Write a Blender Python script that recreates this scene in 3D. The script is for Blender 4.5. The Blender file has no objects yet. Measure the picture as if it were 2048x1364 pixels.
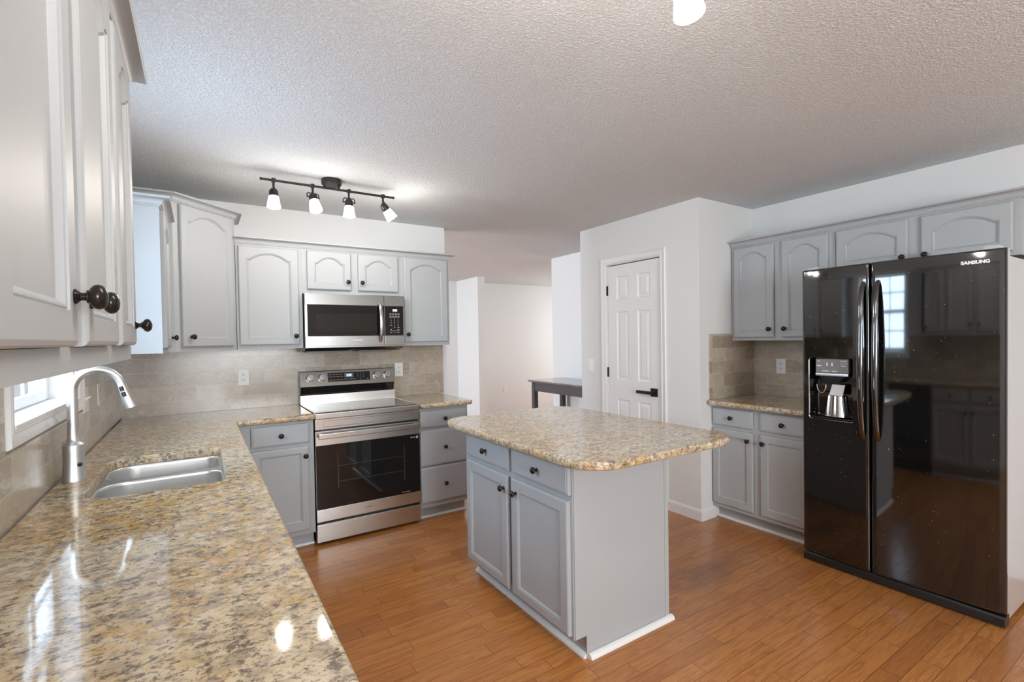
import bpy, bmesh, math, random
from mathutils import Vector, Matrix
random.seed(7)
S = bpy.context.scene
C = S.collection
PI = math.pi

# ------------------------------------------------------------------ camera
cam = bpy.data.cameras.new('camera')
cam.sensor_width = 36.0
cam.lens = 969.08 / 2048 * 36
cam.shift_x = (1024 - 1021.5) / 2048
cam.shift_y = (693.05 - 682) / 2048
cam.clip_start = 0.02
co = bpy.data.objects.new('camera', cam)
C.objects.link(co)
rx = Vector((0.8408315, -0.5410572, -0.0161081))
up = Vector((0.0228872, 0.0058048, 0.9997212))
bk = Vector((-0.5408129, -0.8409657, 0.0172642))
co.matrix_world = Matrix(((rx.x, up.x, bk.x, 0.4567), (rx.y, up.y, bk.y, 0.0),
                          (rx.z, up.z, bk.z, 1.4101), (0, 0, 0, 1)))
S.camera = co

# ------------------------------------------------------------------ world, exposure
S.view_settings.view_transform = 'Standard'
S.view_settings.look = 'None'
S.view_settings.exposure = 0.12
S.view_settings.gamma = 1.0
S.view_settings.use_curve_mapping = False
try:
    S.cycles.use_denoising = True
    S.cycles.max_bounces = 10
    S.cycles.diffuse_bounces = 6
    S.cycles.glossy_bounces = 5
    S.cycles.sample_clamp_indirect = 6.0
    S.cycles.caustics_reflective = False
    S.cycles.caustics_refractive = False
except Exception:
    pass
W = bpy.data.worlds.new('sky')
S.world = W
W.use_nodes = True
bg = W.node_tree.nodes['Background']
bg.inputs[0].default_value = (0.86, 0.93, 1.0, 1)
bg.inputs[1].default_value = 1.3


def area(name, loc, rot, sx, sy, power, col):
    l = bpy.data.lights.new(name, 'AREA')
    l.shape = 'RECTANGLE'
    l.size, l.size_y, l.energy, l.color = sx, sy, power, col
    o = bpy.data.objects.new(name, l)
    o.location, o.rotation_euler = loc, rot
    C.objects.link(o)
    return o


# daylight at the sink window, plus unseen openings added to bring light in
area('window_daylight', (-0.30, 2.34, 1.70), (0, math.radians(-90), 0), 0.95, 0.90, 42, (0.58, 0.77, 1.0))
area('breakfast_added_daylight', (1.15, -3.16, 1.52), (math.radians(90), 0, 0), 1.9, 1.25, 150, (0.88, 0.95, 1.0))  # unseen window behind the camera, added to brighten the kitchen
area('living_room_added_daylight', (-2.16, 6.1, 1.55), (0, math.radians(-90), 0), 1.3, 2.6, 230, (0.76, 0.88, 1.0))  # unseen living room window, added; the bright hall wall suggests daylight there
area('side_room_added_daylight', (7.40, 6.4, 1.35), (0, math.radians(90), 0), 1.8, 2.0, 35, (0.97, 0.985, 1.0))  # unseen side room window, added for more daylight

# ------------------------------------------------------------------ node helpers


def mat(name, col=(0.8, 0.8, 0.8), rough=0.5, metal=0.0, coat=0.0, spec=0.5, emit=None, estr=0.0):
    m = bpy.data.materials.new(name)
    m.use_nodes = True
    p = m.node_tree.nodes['Principled BSDF']
    p.inputs['Base Color'].default_value = (*col, 1)
    p.inputs['Roughness'].default_value = rough
    p.inputs['Metallic'].default_value = metal
    p.inputs['Specular IOR Level'].default_value = spec
    p.inputs['Coat Weight'].default_value = coat
    p.inputs['Coat Roughness'].default_value = 0.04
    if emit:
        p.inputs['Emission Color'].default_value = (*emit, 1)
        p.inputs['Emission Strength'].default_value = estr
    return m


class G:
    """tiny node graph helper on a material"""

    def __init__(s, m):
        s.m, s.nt = m, m.node_tree
        s.p = s.nt.nodes['Principled BSDF']

    def n(s, t, **kw):
        nd = s.nt.nodes.new('ShaderNode' + t)
        for k, v in kw.items():
            if k in nd.inputs.keys():
                nd.inputs[k].default_value = v
            else:
                setattr(nd, k, v)
        return nd

    def l(s, a, b):
        s.nt.links.new(a, b)

    def obj(s):
        return s.n('TexCoord').outputs['Object']

    def mapping(s, vec, loc=(0, 0, 0), rot=(0, 0, 0), scale=(1, 1, 1)):
        m = s.n('Mapping')
        m.inputs['Location'].default_value = loc
        m.inputs['Rotation'].default_value = rot
        m.inputs['Scale'].default_value = scale
        s.l(vec, m.inputs['Vector'])
        return m.outputs[0]

    def noise(s, vec, scale, detail=3, rough=0.55, dist=0.0):
        nd = s.n('TexNoise')
        nd.inputs['Scale'].default_value = scale
        nd.inputs['Detail'].default_value = detail
        nd.inputs['Roughness'].default_value = rough
        nd.inputs['Distortion'].default_value = dist
        s.l(vec, nd.inputs['Vector'])
        return nd.outputs['Fac']

    def ramp(s, fac, stops):
        r = s.n('ValToRGB')
        e = r.color_ramp.elements
        while len(e) < len(stops):
            e.new(0.5)
        for i, (pos, c) in enumerate(stops):
            e[i].position = pos
            e[i].color = (*c, 1) if len(c) == 3 else c
        s.l(fac, r.inputs[0])
        return r.outputs[0]

    def mix(s, fac, a, b, mode='MIX'):
        m = s.n('MixRGB', blend_type=mode)
        for i, v in ((0, fac), (1, a), (2, b)):
            if hasattr(v, 'is_output') or hasattr(v, 'links'):
                s.l(v, m.inputs[i])
            elif isinstance(v, (int, float)):
                m.inputs[i].default_value = v
            else:
                m.inputs[i].default_value = (*v, 1)
        return m.outputs[0]

    def bump(s, h, strength, dist=0.01):
        b = s.n('Bump')
        b.inputs['Strength'].default_value = strength
        b.inputs['Distance'].default_value = dist
        s.l(h, b.inputs['Height'])
        s.l(b.outputs[0], s.p.inputs['Normal'])

    def base(s, c):
        s.l(c, s.p.inputs['Base Color'])


def g3(v):
    return (v, v, v)


# ------------------------------------------------------------------ materials
M = {}
M['wall'] = mat('wall_paint', (0.725, 0.728, 0.718), 0.85, spec=0.25)
g = G(M['wall']); o_ = g.obj(); g.bump(g.noise(o_, 160, 2), 0.06, 0.002)
M['trim'] = mat('trim_paint', (0.79, 0.785, 0.77), 0.38)
M['white_plastic'] = mat('white_plastic', (0.80, 0.79, 0.76), 0.35)
M['slot'] = mat('outlet_slot', (0.05, 0.05, 0.05), 0.6)

M['ceiling'] = mat('textured_ceiling', (0.67, 0.655, 0.635), 0.95, spec=0.1)
g = G(M['ceiling']); o_ = g.obj()
v1 = g.noise(o_, 95, 3, 0.6)
v2 = g.noise(o_, 210, 2, 0.6)
h = g.mix(0.35, v1, v2)
hr = g.ramp(h, [(0.42, g3(0)), (0.60, g3(1))])
g.bump(hr, 0.6, 0.008)
g.base(g.mix(hr, (0.665, 0.675, 0.68), (0.785, 0.795, 0.80)))

# floor: strips of oak running along x
M['floor'] = mat('oak_floor', (0.4, 0.2, 0.08), 0.26, coat=0.25)
g = G(M['floor']); o_ = g.obj()
br = g.n('TexBrick', offset=0.37, offset_frequency=2, squash=0.72, squash_frequency=3)
br.inputs['Scale'].default_value = 1.0
br.inputs['Mortar Size'].default_value = 0.0010
br.inputs['Mortar Smooth'].default_value = 0.15
br.inputs['Bias'].default_value = 0.0
br.inputs['Brick Width'].default_value = 0.62
br.inputs['Row Height'].default_value = 0.0762
br.inputs['Color1'].default_value = (0, 0, 0, 1)
br.inputs['Color2'].default_value = (1, 1, 1, 1)
br.inputs['Mortar'].default_value = (0.5, 0.5, 0.5, 1)
g.l(g.mapping(o_, loc=(5.0, 5.0, 0)), br.inputs['Vector'])
bid = br.outputs['Color']
addv = g.n('VectorMath', operation='MULTIPLY_ADD')
g.l(bid, addv.inputs[0]); addv.inputs[1].default_value = (7, 13, 5); g.l(o_, addv.inputs[2])
pv = addv.outputs[0]
grain = g.noise(g.mapping(pv, scale=(1.6, 15, 1)), 3.0, 5, 0.62, 1.2)
fine = g.noise(g.mapping(pv, scale=(6, 190, 1)), 2.0, 3, 0.6)
wv = g.n('TexWave', wave_type='BANDS', bands_direction='Y')
wv.inputs['Scale'].default_value = 9; wv.inputs['Distortion'].default_value = 7.0
wv.inputs['Detail'].default_value = 2; wv.inputs['Detail Scale'].default_value = 0.7
g.l(g.mapping(pv, scale=(0.9, 4.5, 1)), wv.inputs['Vector'])
c = g.ramp(bid, [(0.0, (0.40, 0.150, 0.042)), (0.25, (0.53, 0.212, 0.056)), (0.8, (0.585, 0.245, 0.068)), (1.0, (0.50, 0.200, 0.058))])
c = g.mix(g.ramp(grain, [(0.34, g3(0.65)), (0.56, g3(0))]), c, (0.30, 0.105, 0.028))
c = g.mix(g.ramp(wv.outputs['Fac'], [(0.1, g3(0.45)), (0.5, g3(0))]), c, (0.32, 0.115, 0.030))
c = g.mix(g.ramp(fine, [(0.40, g3(0.30)), (0.52, g3(0))]), c, (0.33, 0.12, 0.032))
# one irregular darker patch beyond the island
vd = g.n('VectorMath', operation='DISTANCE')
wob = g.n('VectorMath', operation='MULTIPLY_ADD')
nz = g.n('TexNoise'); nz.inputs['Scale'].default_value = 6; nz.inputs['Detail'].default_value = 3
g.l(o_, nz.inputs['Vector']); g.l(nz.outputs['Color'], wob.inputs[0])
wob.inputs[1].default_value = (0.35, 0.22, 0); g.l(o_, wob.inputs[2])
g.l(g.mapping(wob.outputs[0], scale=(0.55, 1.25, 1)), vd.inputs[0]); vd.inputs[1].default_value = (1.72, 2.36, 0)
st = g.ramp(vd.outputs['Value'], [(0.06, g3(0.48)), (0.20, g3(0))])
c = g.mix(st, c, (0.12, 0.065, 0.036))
c = g.mix(br.outputs['Fac'], c, (0.10, 0.035, 0.010))
g.base(c)
g.bump(g.mix(0.6, br.outputs['Fac'], fine), 0.04, 0.002)
g.p.inputs['Coat Roughness'].default_value = 0.18


def granite(name, tint=1.0):
    m = mat(name, (0.5, 0.4, 0.25), 0.06, coat=0.2, spec=0.5)
    g = G(m); o_ = g.obj()
    st_ = g.mapping(o_, rot=(0, 0, math.radians(28)), scale=(1.0, 1.35, 1.2))
    big = g.noise(o_, 2.4, 3, 0.55, 0.4)
    mid = g.noise(st_, 22, 4, 0.62, 0.5)
    spk = g.noise(st_, 47, 7, 0.76, 0.3)
    spk2 = g.noise(g.mapping(st_, loc=(3, 8, 1)), 75, 4, 0.65, 0.4)
    c = g.ramp(big, [(0.40, (0.63, 0.51, 0.345)), (0.50, (0.61, 0.465, 0.26)), (0.60, (0.57, 0.34, 0.10))])
    c = g.mix(g.ramp(mid, [(0.40, g3(0.0)), (0.60, g3(0.7))]), c, (0.73, 0.62, 0.465))
    c = g.mix(g.ramp(g.noise(g.mapping(st_, loc=(9, 2, 5)), 20, 4, 0.65, 0.5), [(0.49, g3(0)), (0.60, g3(0.6))]), c, (0.30, 0.235, 0.175))
    c = g.mix(g.ramp(spk, [(0.415, g3(0.94)), (0.475, g3(0.0))]), c, (0.115, 0.090, 0.074))
    c = g.mix(g.ramp(spk2, [(0.39, g3(0.8)), (0.455, g3(0.0))]), c, (0.21, 0.155, 0.11))
    g.base(c)
    return m


M['granite'] = granite('golden_granite')
M['granite_edge'] = granite('golden_granite_chiseled')
g = G(M['granite_edge'])
nn = g.noise(g.obj(), 70, 4, 0.7)
g.bump(nn, 0.6, 0.008)
g.p.inputs['Roughness'].default_value = 0.3
M['dark_stone'] = mat('dark_stone', (0.10, 0.10, 0.105), 0.12, coat=0.3)
g = G(M['dark_stone'])
g.base(g.ramp(g.noise(g.obj(), 45, 4, 0.7), [(0.35, (0.03, 0.03, 0.035)), (0.55, (0.16, 0.15, 0.15)), (0.7, (0.36, 0.32, 0.27))]))


def tile(name, swz):
    """stone subway tile, 0.29 x 0.1 m running bond; swz picks which world axis runs along the wall"""
    m = mat(name, (0.4, 0.37, 0.32), 0.22)
    g = G(m); o_ = g.obj()
    sep = g.n('SeparateXYZ'); g.l(o_, sep.inputs[0])
    cb = g.n('CombineXYZ')
    g.l(sep.outputs[swz], cb.inputs[0]); g.l(sep.outputs['Z'], cb.inputs[1])
    v = g.mapping(cb.outputs[0], loc=(10 * 0.29 + 0.145, -0.9075 + 0.0995 * 10, 0))
    br = g.n('TexBrick', offset=0.5, offset_frequency=2)
    for k, x in (('Scale', 1.0), ('Mortar Size', 0.0014), ('Mortar Smooth', 0.1), ('Bias', 0.0), ('Brick Width', 0.29), ('Row Height', 0.0995)):
        br.inputs[k].default_value = x
    br.inputs['Color1'].default_value = (0, 0, 0, 1); br.inputs['Color2'].default_value = (1, 1, 1, 1)
    br.inputs['Mortar'].default_value = (0.5, 0.5, 0.5, 1)
    g.l(v, br.inputs['Vector'])
    ad = g.n('VectorMath', operation='MULTIPLY_ADD')
    g.l(br.outputs['Color'], ad.inputs[0]); ad.inputs[1].default_value = (9, 17, 4); g.l(cb.outputs[0], ad.inputs[2])
    pv = ad.outputs[0]
    cl = g.noise(pv, 7, 5, 0.6, 0.9)
    vein = g.noise(g.mapping(pv, rot=(0, 0, 0.9), scale=(1, 2.2, 1)), 5.5, 4, 0.6, 1.6)
    c = g.ramp(br.outputs['Color'], [(0, (0.34, 0.275, 0.205)), (0.5, (0.455, 0.385, 0.300)), (1, (0.55, 0.475, 0.385))])
    c = g.mix(g.ramp(cl, [(0.35, g3(0.5)), (0.65, g3(0))]), c, (0.31, 0.250, 0.195))
    c = g.mix(g.ramp(vein, [(0.485, g3(0)), (0.50, g3(0.55)), (0.515, g3(0))]), c, (0.66, 0.61, 0.53))
    c = g.mix(br.outputs['Fac'], c, (0.52, 0.48, 0.42))
    g.base(c)
    g.bump(g.mix(0.85, cl, g.ramp(br.outputs['Fac'], [(0, g3(1)), (1, g3(0))])), 0.12, 0.002)
    return m


M['tile_x'] = tile('stone_tile_back', 'X')
M['tile_y'] = tile('stone_tile_side', 'Y')

M['paint'] = mat('grey_cabinet_paint', (0.398, 0.412, 0.418), 0.46, spec=0.35)
g = G(M['paint']); o_ = g.obj()
gr = g.noise(g.mapping(o_, scale=(26, 26, 1.6)), 6, 4, 0.65)
g.bump(gr, 0.10, 0.0012)
M['bronze'] = mat('dark_bronze', (0.030, 0.025, 0.021), 0.20, metal=0.6)
M['black_metal'] = mat('black_metal', (0.022, 0.021, 0.020), 0.38, metal=0.4)


def steel(name, col, rough, axis):
    m = mat(name, col, rough, metal=1.0)
    g = G(m)
    sc = {'x': (1.2, 300, 300), 'y': (300, 1.2, 300), 'z': (300, 300, 1.2)}[axis]
    n = g.noise(g.mapping(g.obj(), scale=sc), 2.0, 2, 0.5)
    g.bump(n, 0.045, 0.0006)
    g.p.inputs['Anisotropic'].default_value = 0.5
    return m


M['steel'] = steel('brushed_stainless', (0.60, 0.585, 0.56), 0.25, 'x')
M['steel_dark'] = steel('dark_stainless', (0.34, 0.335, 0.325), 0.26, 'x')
M['steel_mid'] = steel('microwave_stainless', (0.27, 0.262, 0.25), 0.25, 'x')  # darker even steel tone for the microwave face
M['sink'] = steel('sink_steel', (0.74, 0.73, 0.71), 0.32, 'y')
M['nickel'] = steel('brushed_nickel', (0.60, 0.585, 0.57), 0.36, 'z')
M['chrome'] = mat('chrome', (0.72, 0.72, 0.72), 0.08, metal=1.0)
M['black_glass'] = mat('black_glass', (0.006, 0.006, 0.006), 0.03, spec=0.6)
M['cook_glass'] = mat('cooktop_glass', (0.018, 0.018, 0.018), 0.10, spec=0.9, coat=0.6)
M['black'] = mat('black_plastic', (0.012, 0.012, 0.012), 0.35)
M['gloss_black'] = mat('gloss_black_enamel', (0.004, 0.004, 0.004), 0.05, spec=0.95, coat=0.5)
g = G(M['gloss_black']); o_ = g.obj()
scr = g.noise(g.mapping(o_, rot=(0, 0.5, 0), scale=(6, 1, 60)), 5, 3, 0.7)
sp = g.noise(o_, 120, 1, 0.5)
c = g.mix(g.ramp(sp, [(0.775, g3(0)), (0.80, g3(0.8))]), (0.004, 0.004, 0.004), (0.45, 0.45, 0.43))
g.base(c)
g.bump(g.noise(o_, 2.2, 2), 0.035, 0.02)
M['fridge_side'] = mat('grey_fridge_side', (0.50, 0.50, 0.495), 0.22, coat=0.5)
M['gasket'] = mat('dark_gasket', (0.03, 0.03, 0.035), 0.6)
M['panel_grey'] = mat('grey_display_panel', (0.20, 0.20, 0.20), 0.15)
M['lettering'] = mat('silver_lettering', (0.78, 0.78, 0.78), 0.3)
M['lettering_dim'] = mat('grey_lettering', (0.45, 0.45, 0.45), 0.4)
M['display'] = mat('lit_display', (0.1, 0.1, 0.1), 0.3, emit=(0.75, 0.88, 1.0), estr=2.2)
M['display_glow'] = mat('lit_display_backing', (0.01, 0.015, 0.02), 0.15, emit=(0.30, 0.42, 0.60), estr=0.25)
M['shade'] = mat('frosted_lit_glass', (0.9, 0.9, 0.88), 0.4, emit=(1.0, 0.96, 0.90), estr=6.0)
M['espresso'] = mat('dark_espresso_wood', (0.050, 0.040, 0.046), 0.35)
M['glass'] = mat('window_glass', (1, 1, 1), 0.0)
nt = M['glass'].node_tree
tr = nt.nodes.new('ShaderNodeBsdfTransparent'); gl = nt.nodes.new('ShaderNodeBsdfGlossy')
gl.inputs['Roughness'].default_value = 0.0
mx = nt.nodes.new('ShaderNodeMixShader'); mx.inputs[0].default_value = 0.07
nt.links.new(tr.outputs[0], mx.inputs[1]); nt.links.new(gl.outputs[0], mx.inputs[2])
nt.links.new(mx.outputs[0], nt.nodes['Material Output'].inputs['Surface'])
M['rack'] = mat('oven_rack', (0.07, 0.07, 0.07), 0.4, metal=0.6)

# ------------------------------------------------------------------ mesh helpers


class MB:
    def __init__(s):
        s.bm = bmesh.new()
        s.mi = 0

    def _fin(s, faces):
        for f in faces:
            f.material_index = s.mi

    def face(s, vs):
        try:
            f = s.bm.faces.new(vs)
            f.material_index = s.mi
            return f
        except ValueError:
            return None

    def box(s, x0, x1, y0, y1, z0, z1, bev=0.0, seg=2):
        v = [s.bm.verts.new((x, y, z)) for x in (x0, x1) for y in (y0, y1) for z in (z0, z1)]
        q = [(0, 1, 3, 2), (4, 6, 7, 5), (0, 4, 5, 1), (2, 3, 7, 6), (0, 2, 6, 4), (1, 5, 7, 3)]
        fs = [s.face([v[i] for i in k]) for k in q]
        if bev > 0:
            es = list({e for f in fs for e in f.edges})
            r = bmesh.ops.bevel(s.bm, geom=es, offset=bev, segments=seg, profile=0.5, affect='EDGES')
            s._fin(r['faces'])
        return s

    def loft(s, rings, cap0=True, cap1=True, closed=True):
        vr = [[s.bm.verts.new(p) for p in r] for r in rings]
        n = len(vr[0])
        for a, b in zip(vr, vr[1:]):
            for i in range(n if closed else n - 1):
                j = (i + 1) % n
                s.face([a[i], a[j], b[j], b[i]])
        if cap0:
            s.face(vr[0][::-1])
        if cap1:
            s.face(vr[-1])
        return vr

    def lathe(s, prof, org=(0, 0, 0), axis=(0, 0, 1), seg=20, cap=True):
        """prof = [(radius, height along axis)]"""
        ax = Vector(axis).normalized()
        t = Vector((1, 0, 0)) if abs(ax.x) < 0.9 else Vector((0, 1, 0))
        u = ax.cross(t).normalized(); w = ax.cross(u)
        O = Vector(org)
        rings = []
        for r, h in prof:
            rings.append([O + ax * h + (u * math.cos(2 * PI * i / seg) + w * math.sin(2 * PI * i / seg)) * max(r, 1e-5) for i in range(seg)])
        s.loft(rings, cap, cap)
        return s

    def tube(s, pts, r, seg=12, cap=True, flat=1.0, ref=None):
        """sweep along pts; r number or list; flat squashes the section along the second axis"""
        P = [Vector(p) for p in pts]
        R = r if isinstance(r, (list, tuple)) else [r] * len(P)
        T = []
        for i in range(len(P)):
            a = P[max(i - 1, 0)]; b = P[min(i + 1, len(P) - 1)]
            T.append((b - a).normalized())
        u = Vector(ref) if ref else (Vector((0, 0, 1)) if abs(T[0].z) < 0.9 else Vector((1, 0, 0)))
        rings = []
        for p, t, rr in zip(P, T, R):
            u = (u - t * u.dot(t)).normalized()
            w = t.cross(u)
            rings.append([p + u * math.cos(2 * PI * i / seg) * rr + w * math.sin(2 * PI * i / seg) * rr * flat for i in range(seg)])
        s.loft(rings, cap, cap)
        return s

    def ring(s, path, z=None):
        return [s.bm.verts.new(p) for p in path]

    def bridge(s, a, b):
        n = len(a)
        for i in range(n):
            j = (i + 1) % n
            s.face([a[i], a[j], b[j], b[i]])

    def fill(s, loops):
        """fill between closed vertex loops (outer + holes)"""
        es = []
        for lp in loops:
            for i in range(len(lp)):
                a, b = lp[i], lp[(i + 1) % len(lp)]
                e = s.bm.edges.get((a, b)) or s.bm.edges.new((a, b))
                es.append(e)
        r = bmesh.ops.triangle_fill(s.bm, use_beauty=True, use_dissolve=False, edges=es)
        for f in r['geom']:
            if isinstance(f, bmesh.types.BMFace):
                f.material_index = s.mi

    def obj(s, name, mats, parent=None, smooth=35, loc=None, recalc=True):
        if recalc:
            bmesh.ops.recalc_face_normals(s.bm, faces=s.bm.faces[:])
        me = bpy.data.meshes.new(name)
        s.bm.to_mesh(me)
        s.bm.free()
        for m in (mats if isinstance(mats, (list, tuple)) else [mats]):
            me.materials.append(m)
        if smooth:
            for p in me.polygons:
                p.use_smooth = True
            me.set_sharp_from_angle(angle=math.radians(smooth))
        o = bpy.data.objects.new(name, me)
        C.objects.link(o)
        if smooth:
            wn = o.modifiers.new('weighted_normal', 'WEIGHTED_NORMAL')
            wn.weight = 100
            wn.keep_sharp = True
        if parent:
            o.parent = parent
        if loc:
            o.location = loc
        return o


def tag(o, label, cat, group=None):
    o['label'] = label
    o['category'] = cat
    if group:
        o['group'] = group
    return o


def thing(name, label, cat, loc=(0, 0, 0), rz=0.0, group=None):
    o = bpy.data.objects.new(name, None)
    o.empty_display_size = 0.1
    C.objects.link(o)
    o.location = loc
    o.rotation_euler = (0, 0, rz)
    return tag(o, label, cat, group)


def struct(o):
    o['kind'] = 'structure'
    return o


def text_mesh(mb, body, size, M4, sx=1.0, bold=0.0, depth=0.0004, align='CENTER'):
    cu = bpy.data.curves.new('lettering', 'FONT')
    cu.body = body
    cu.size = size
    cu.offset = bold
    cu.extrude = depth
    cu.align_x = align
    cu.align_y = 'CENTER'
    to = bpy.data.objects.new('lettering', cu)
    C.objects.link(to)
    dg = bpy.context.evaluated_depsgraph_get()
    me = bpy.data.meshes.new_from_object(to.evaluated_get(dg))
    bpy.data.objects.remove(to)
    bpy.data.curves.remove(cu)
    me.transform(M4 @ Matrix.Diagonal((sx, 1, 1, 1)))
    n0 = len(mb.bm.faces)
    mb.bm.from_mesh(me)
    mb.bm.faces.ensure_lookup_table()
    for f in mb.bm.faces[n0:]:
        f.material_index = mb.mi
    bpy.data.meshes.remove(me)


def front(x, y, z):
    """text placed on a local face that looks along -y"""
    return Matrix.Translation((x, y, z)) @ Matrix.Rotation(PI / 2, 4, 'X')


def round_poly(pts, radii, seg=8):
    """pts ccw [(x,y)], radii per corner"""
    out = []
    n = len(pts)
    for i in range(n):
        p = Vector(pts[i]); a = Vector(pts[i - 1]); b = Vector(pts[(i + 1) % n])
        r = radii[i] if isinstance(radii, (list, tuple)) else radii
        if r <= 0:
            out.append((p.x, p.y)); continue
        d1 = (a - p).normalized(); d2 = (b - p).normalized()
        ang = d1.angle(d2)
        t = r / math.tan(ang / 2)
        c = p + (d1 + d2).normalized() * (r / math.sin(ang / 2))
        s0 = p + d1 * t - c; s1 = p + d2 * t - c
        a0 = math.atan2(s0.y, s0.x); a1 = math.atan2(s1.y, s1.x)
        da = (a1 - a0 + PI) % (2 * PI) - PI
        for k in range(seg + 1):
            th = a0 + da * k / seg
            out.append((c.x + r * math.cos(th), c.y + r * math.sin(th)))
    return out


def offset(path, d):
    """offset a closed ccw path inwards by d"""
    n = len(path)
    out = []
    for i in range(n):
        p = Vector(path[i]); a = Vector(path[i - 1]); b = Vector(path[(i + 1) % n])
        e1 = (p - a).normalized(); e2 = (b - p).normalized()
        n1 = Vector((-e1.y, e1.x)); n2 = Vector((-e2.y, e2.x))
        m = (n1 + n2)
        if m.length < 1e-6:
            m = n1
        m.normalize()
        k = d / max(0.35, m.dot(n1))
        q = p + m * k
        out.append((q.x, q.y))
    return out


def slab(name, path, z0, z1, label, hole=None, mats=None):
    """stone worktop with a soft rolled edge; path ccw"""
    mb = MB()
    h = z1 - z0
    prof = [(0.010, z1), (0.004, z1 - 0.0015), (0.001, z1 - 0.007), (0.0, z1 - h * 0.45), (0.002, z0 + 0.007), (0.007, z0 + 0.001), (0.012, z0)]
    rings = [[(x, y, z) for x, y in offset(path, d)] for d, z in prof]
    mb.mi = 1
    vr = mb.loft(rings, False, False)
    mb.mi = 0
    if hole:
        ht = [mb.bm.verts.new((x, y, z1)) for x, y in hole]
        hm = [mb.bm.verts.new((x, y, z1 - 0.004)) for x, y in offset(hole, 0.003)]
        hb = [mb.bm.verts.new((x, y, z0)) for x, y in offset(hole, 0.003)]
        mb.fill([vr[0], ht])
        mb.mi = 1
        mb.bridge(ht, hm); mb.bridge(hm, hb)
        mb.mi = 0
        mb.fill([vr[-1], hb])
    else:
        mb.face(vr[0])
        mb.face(vr[-1][::-1])
    o = mb.obj(name, mats or [M['granite'], M['granite_edge']], smooth=50)
    tag(o, label, 'countertop')
    return o


# ------------------------------------------------------------------ room shell


def wall(name, boxes, m=None):
    mb = MB()
    for b in boxes:
        mb.box(*b)
    return struct(mb.obj(name, m or M['wall'], smooth=0))


CH = 2.444
XR = 4.339
XH = 4.374
YB = 4.1365
# floor and ceiling
wall('floor', [(-2.3, 7.7, -3.3, 8.1, -0.12, 0.0)], M['floor'])
wall('ceiling', [(-2.3, 7.7, -3.3, 8.1, CH, CH + 0.1)], M['ceiling'])
# left wall with the sink window
WY0, WY1, WZ0, WZ1 = 1.90, 2.765, 1.184, 2.12
wall('wall_left', [(-0.14, 0, -3.0, WY0, 0, CH), (-0.14, 0, WY1, YB + 0.115, 0, CH),
                   (-0.14, 0, WY0, WY1, 0, WZ0), (-0.14, 0, WY0, WY1, WZ1, CH)])
wall('wall_back', [(0.0, 2.40, YB, YB + 0.115, 0, CH)])
wall('wall_right', [(XR, XR + 0.12, -3.0, 2.30, 0, CH)])
PX = 3.629
PY0, PY1, DY0, DY1, DZ = 2.30, 3.642, 2.668, 3.285, 2.062
wall('wall_pantry_front', [(PX, PX + 0.11, PY0, DY0, 0, CH), (PX, PX + 0.11, DY1, PY1, 0, CH), (PX, PX + 0.11, DY0, DY1, DZ, CH)])
wall('wall_pantry_side', [(PX + 0.11, XR, PY0, PY0 + 0.11, 0, CH)])
wall('wall_pantry_rear', [(PX + 0.11, XH, PY1 - 0.11, PY1, 0, CH)])
wall('wall_hall_right', [(XH, XH + 0.13, 2.30, 5.07, 0, CH), (XH + 0.13, 7.5, 4.95, 5.07, 0, CH)])
wall('wall_hall_stub', [(XH, XH + 0.135, 7.08, 7.855, 0, CH)])
wall('wall_hall_far', [(-2.0, 7.5, 7.855, 7.97, 0, CH)])
# outer walls of the neighbouring rooms, with unseen window openings added to admit daylight
wall('wall_living_left', [(-2.12, -2.0, YB + 0.115, 4.7, 0, CH), (-2.12, -2.0, 7.5, 7.97, 0, CH),
                          (-2.12, -2.0, 4.7, 7.5, 0, 0.88), (-2.12, -2.0, 4.7, 7.5, 2.2, CH)])
wall('wall_living_front', [(-2.12, -0.14, YB, YB + 0.115, 0, CH)])
wall('wall_side_room', [(7.5, 7.62, 4.95, 5.3, 0, CH), (7.5, 7.62, 7.5, 7.97, 0, CH),
                        (7.5, 7.62, 5.3, 7.5, 0, 0.4), (7.5, 7.62, 5.3, 7.5, 2.2, CH)])
wall('wall_front', [(-0.14, 0.2, -3.12, -3.0, 0, CH), (2.1, XR + 0.12, -3.12, -3.0, 0, CH),
                    (0.2, 2.1, -3.12, -3.0, 2.15, CH), (0.2, 2.1, -3.12, -3.0, 0, 0.88)])  # the opening behind the camera is added for the breakfast daylight

# backsplashes
TX = 0.010
struct(wall('trim_backsplash_left', [(0, TX, 0.42, 1.842, 0.9145, 1.37), (0, TX, 1.842, 2.872, 0.9145, 1.114), (0, TX, 2.872, YB, 0.9145, 1.37)], M['tile_y']))
struct(wall('trim_backsplash_back', [(TX, 2.36, YB - TX, YB, 0.9145, 1.42)], M['tile_x']))
struct(wall('trim_backsplash_right', [(XR - TX, XR, 1.45, PY0 - TX, 0.9145, 1.37)], M['tile_y']))
struct(wall('trim_backsplash_pantry', [(3.737, XR, PY0 - TX, PY0, 0.9145, 1.418)], M['tile_x']))


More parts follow.
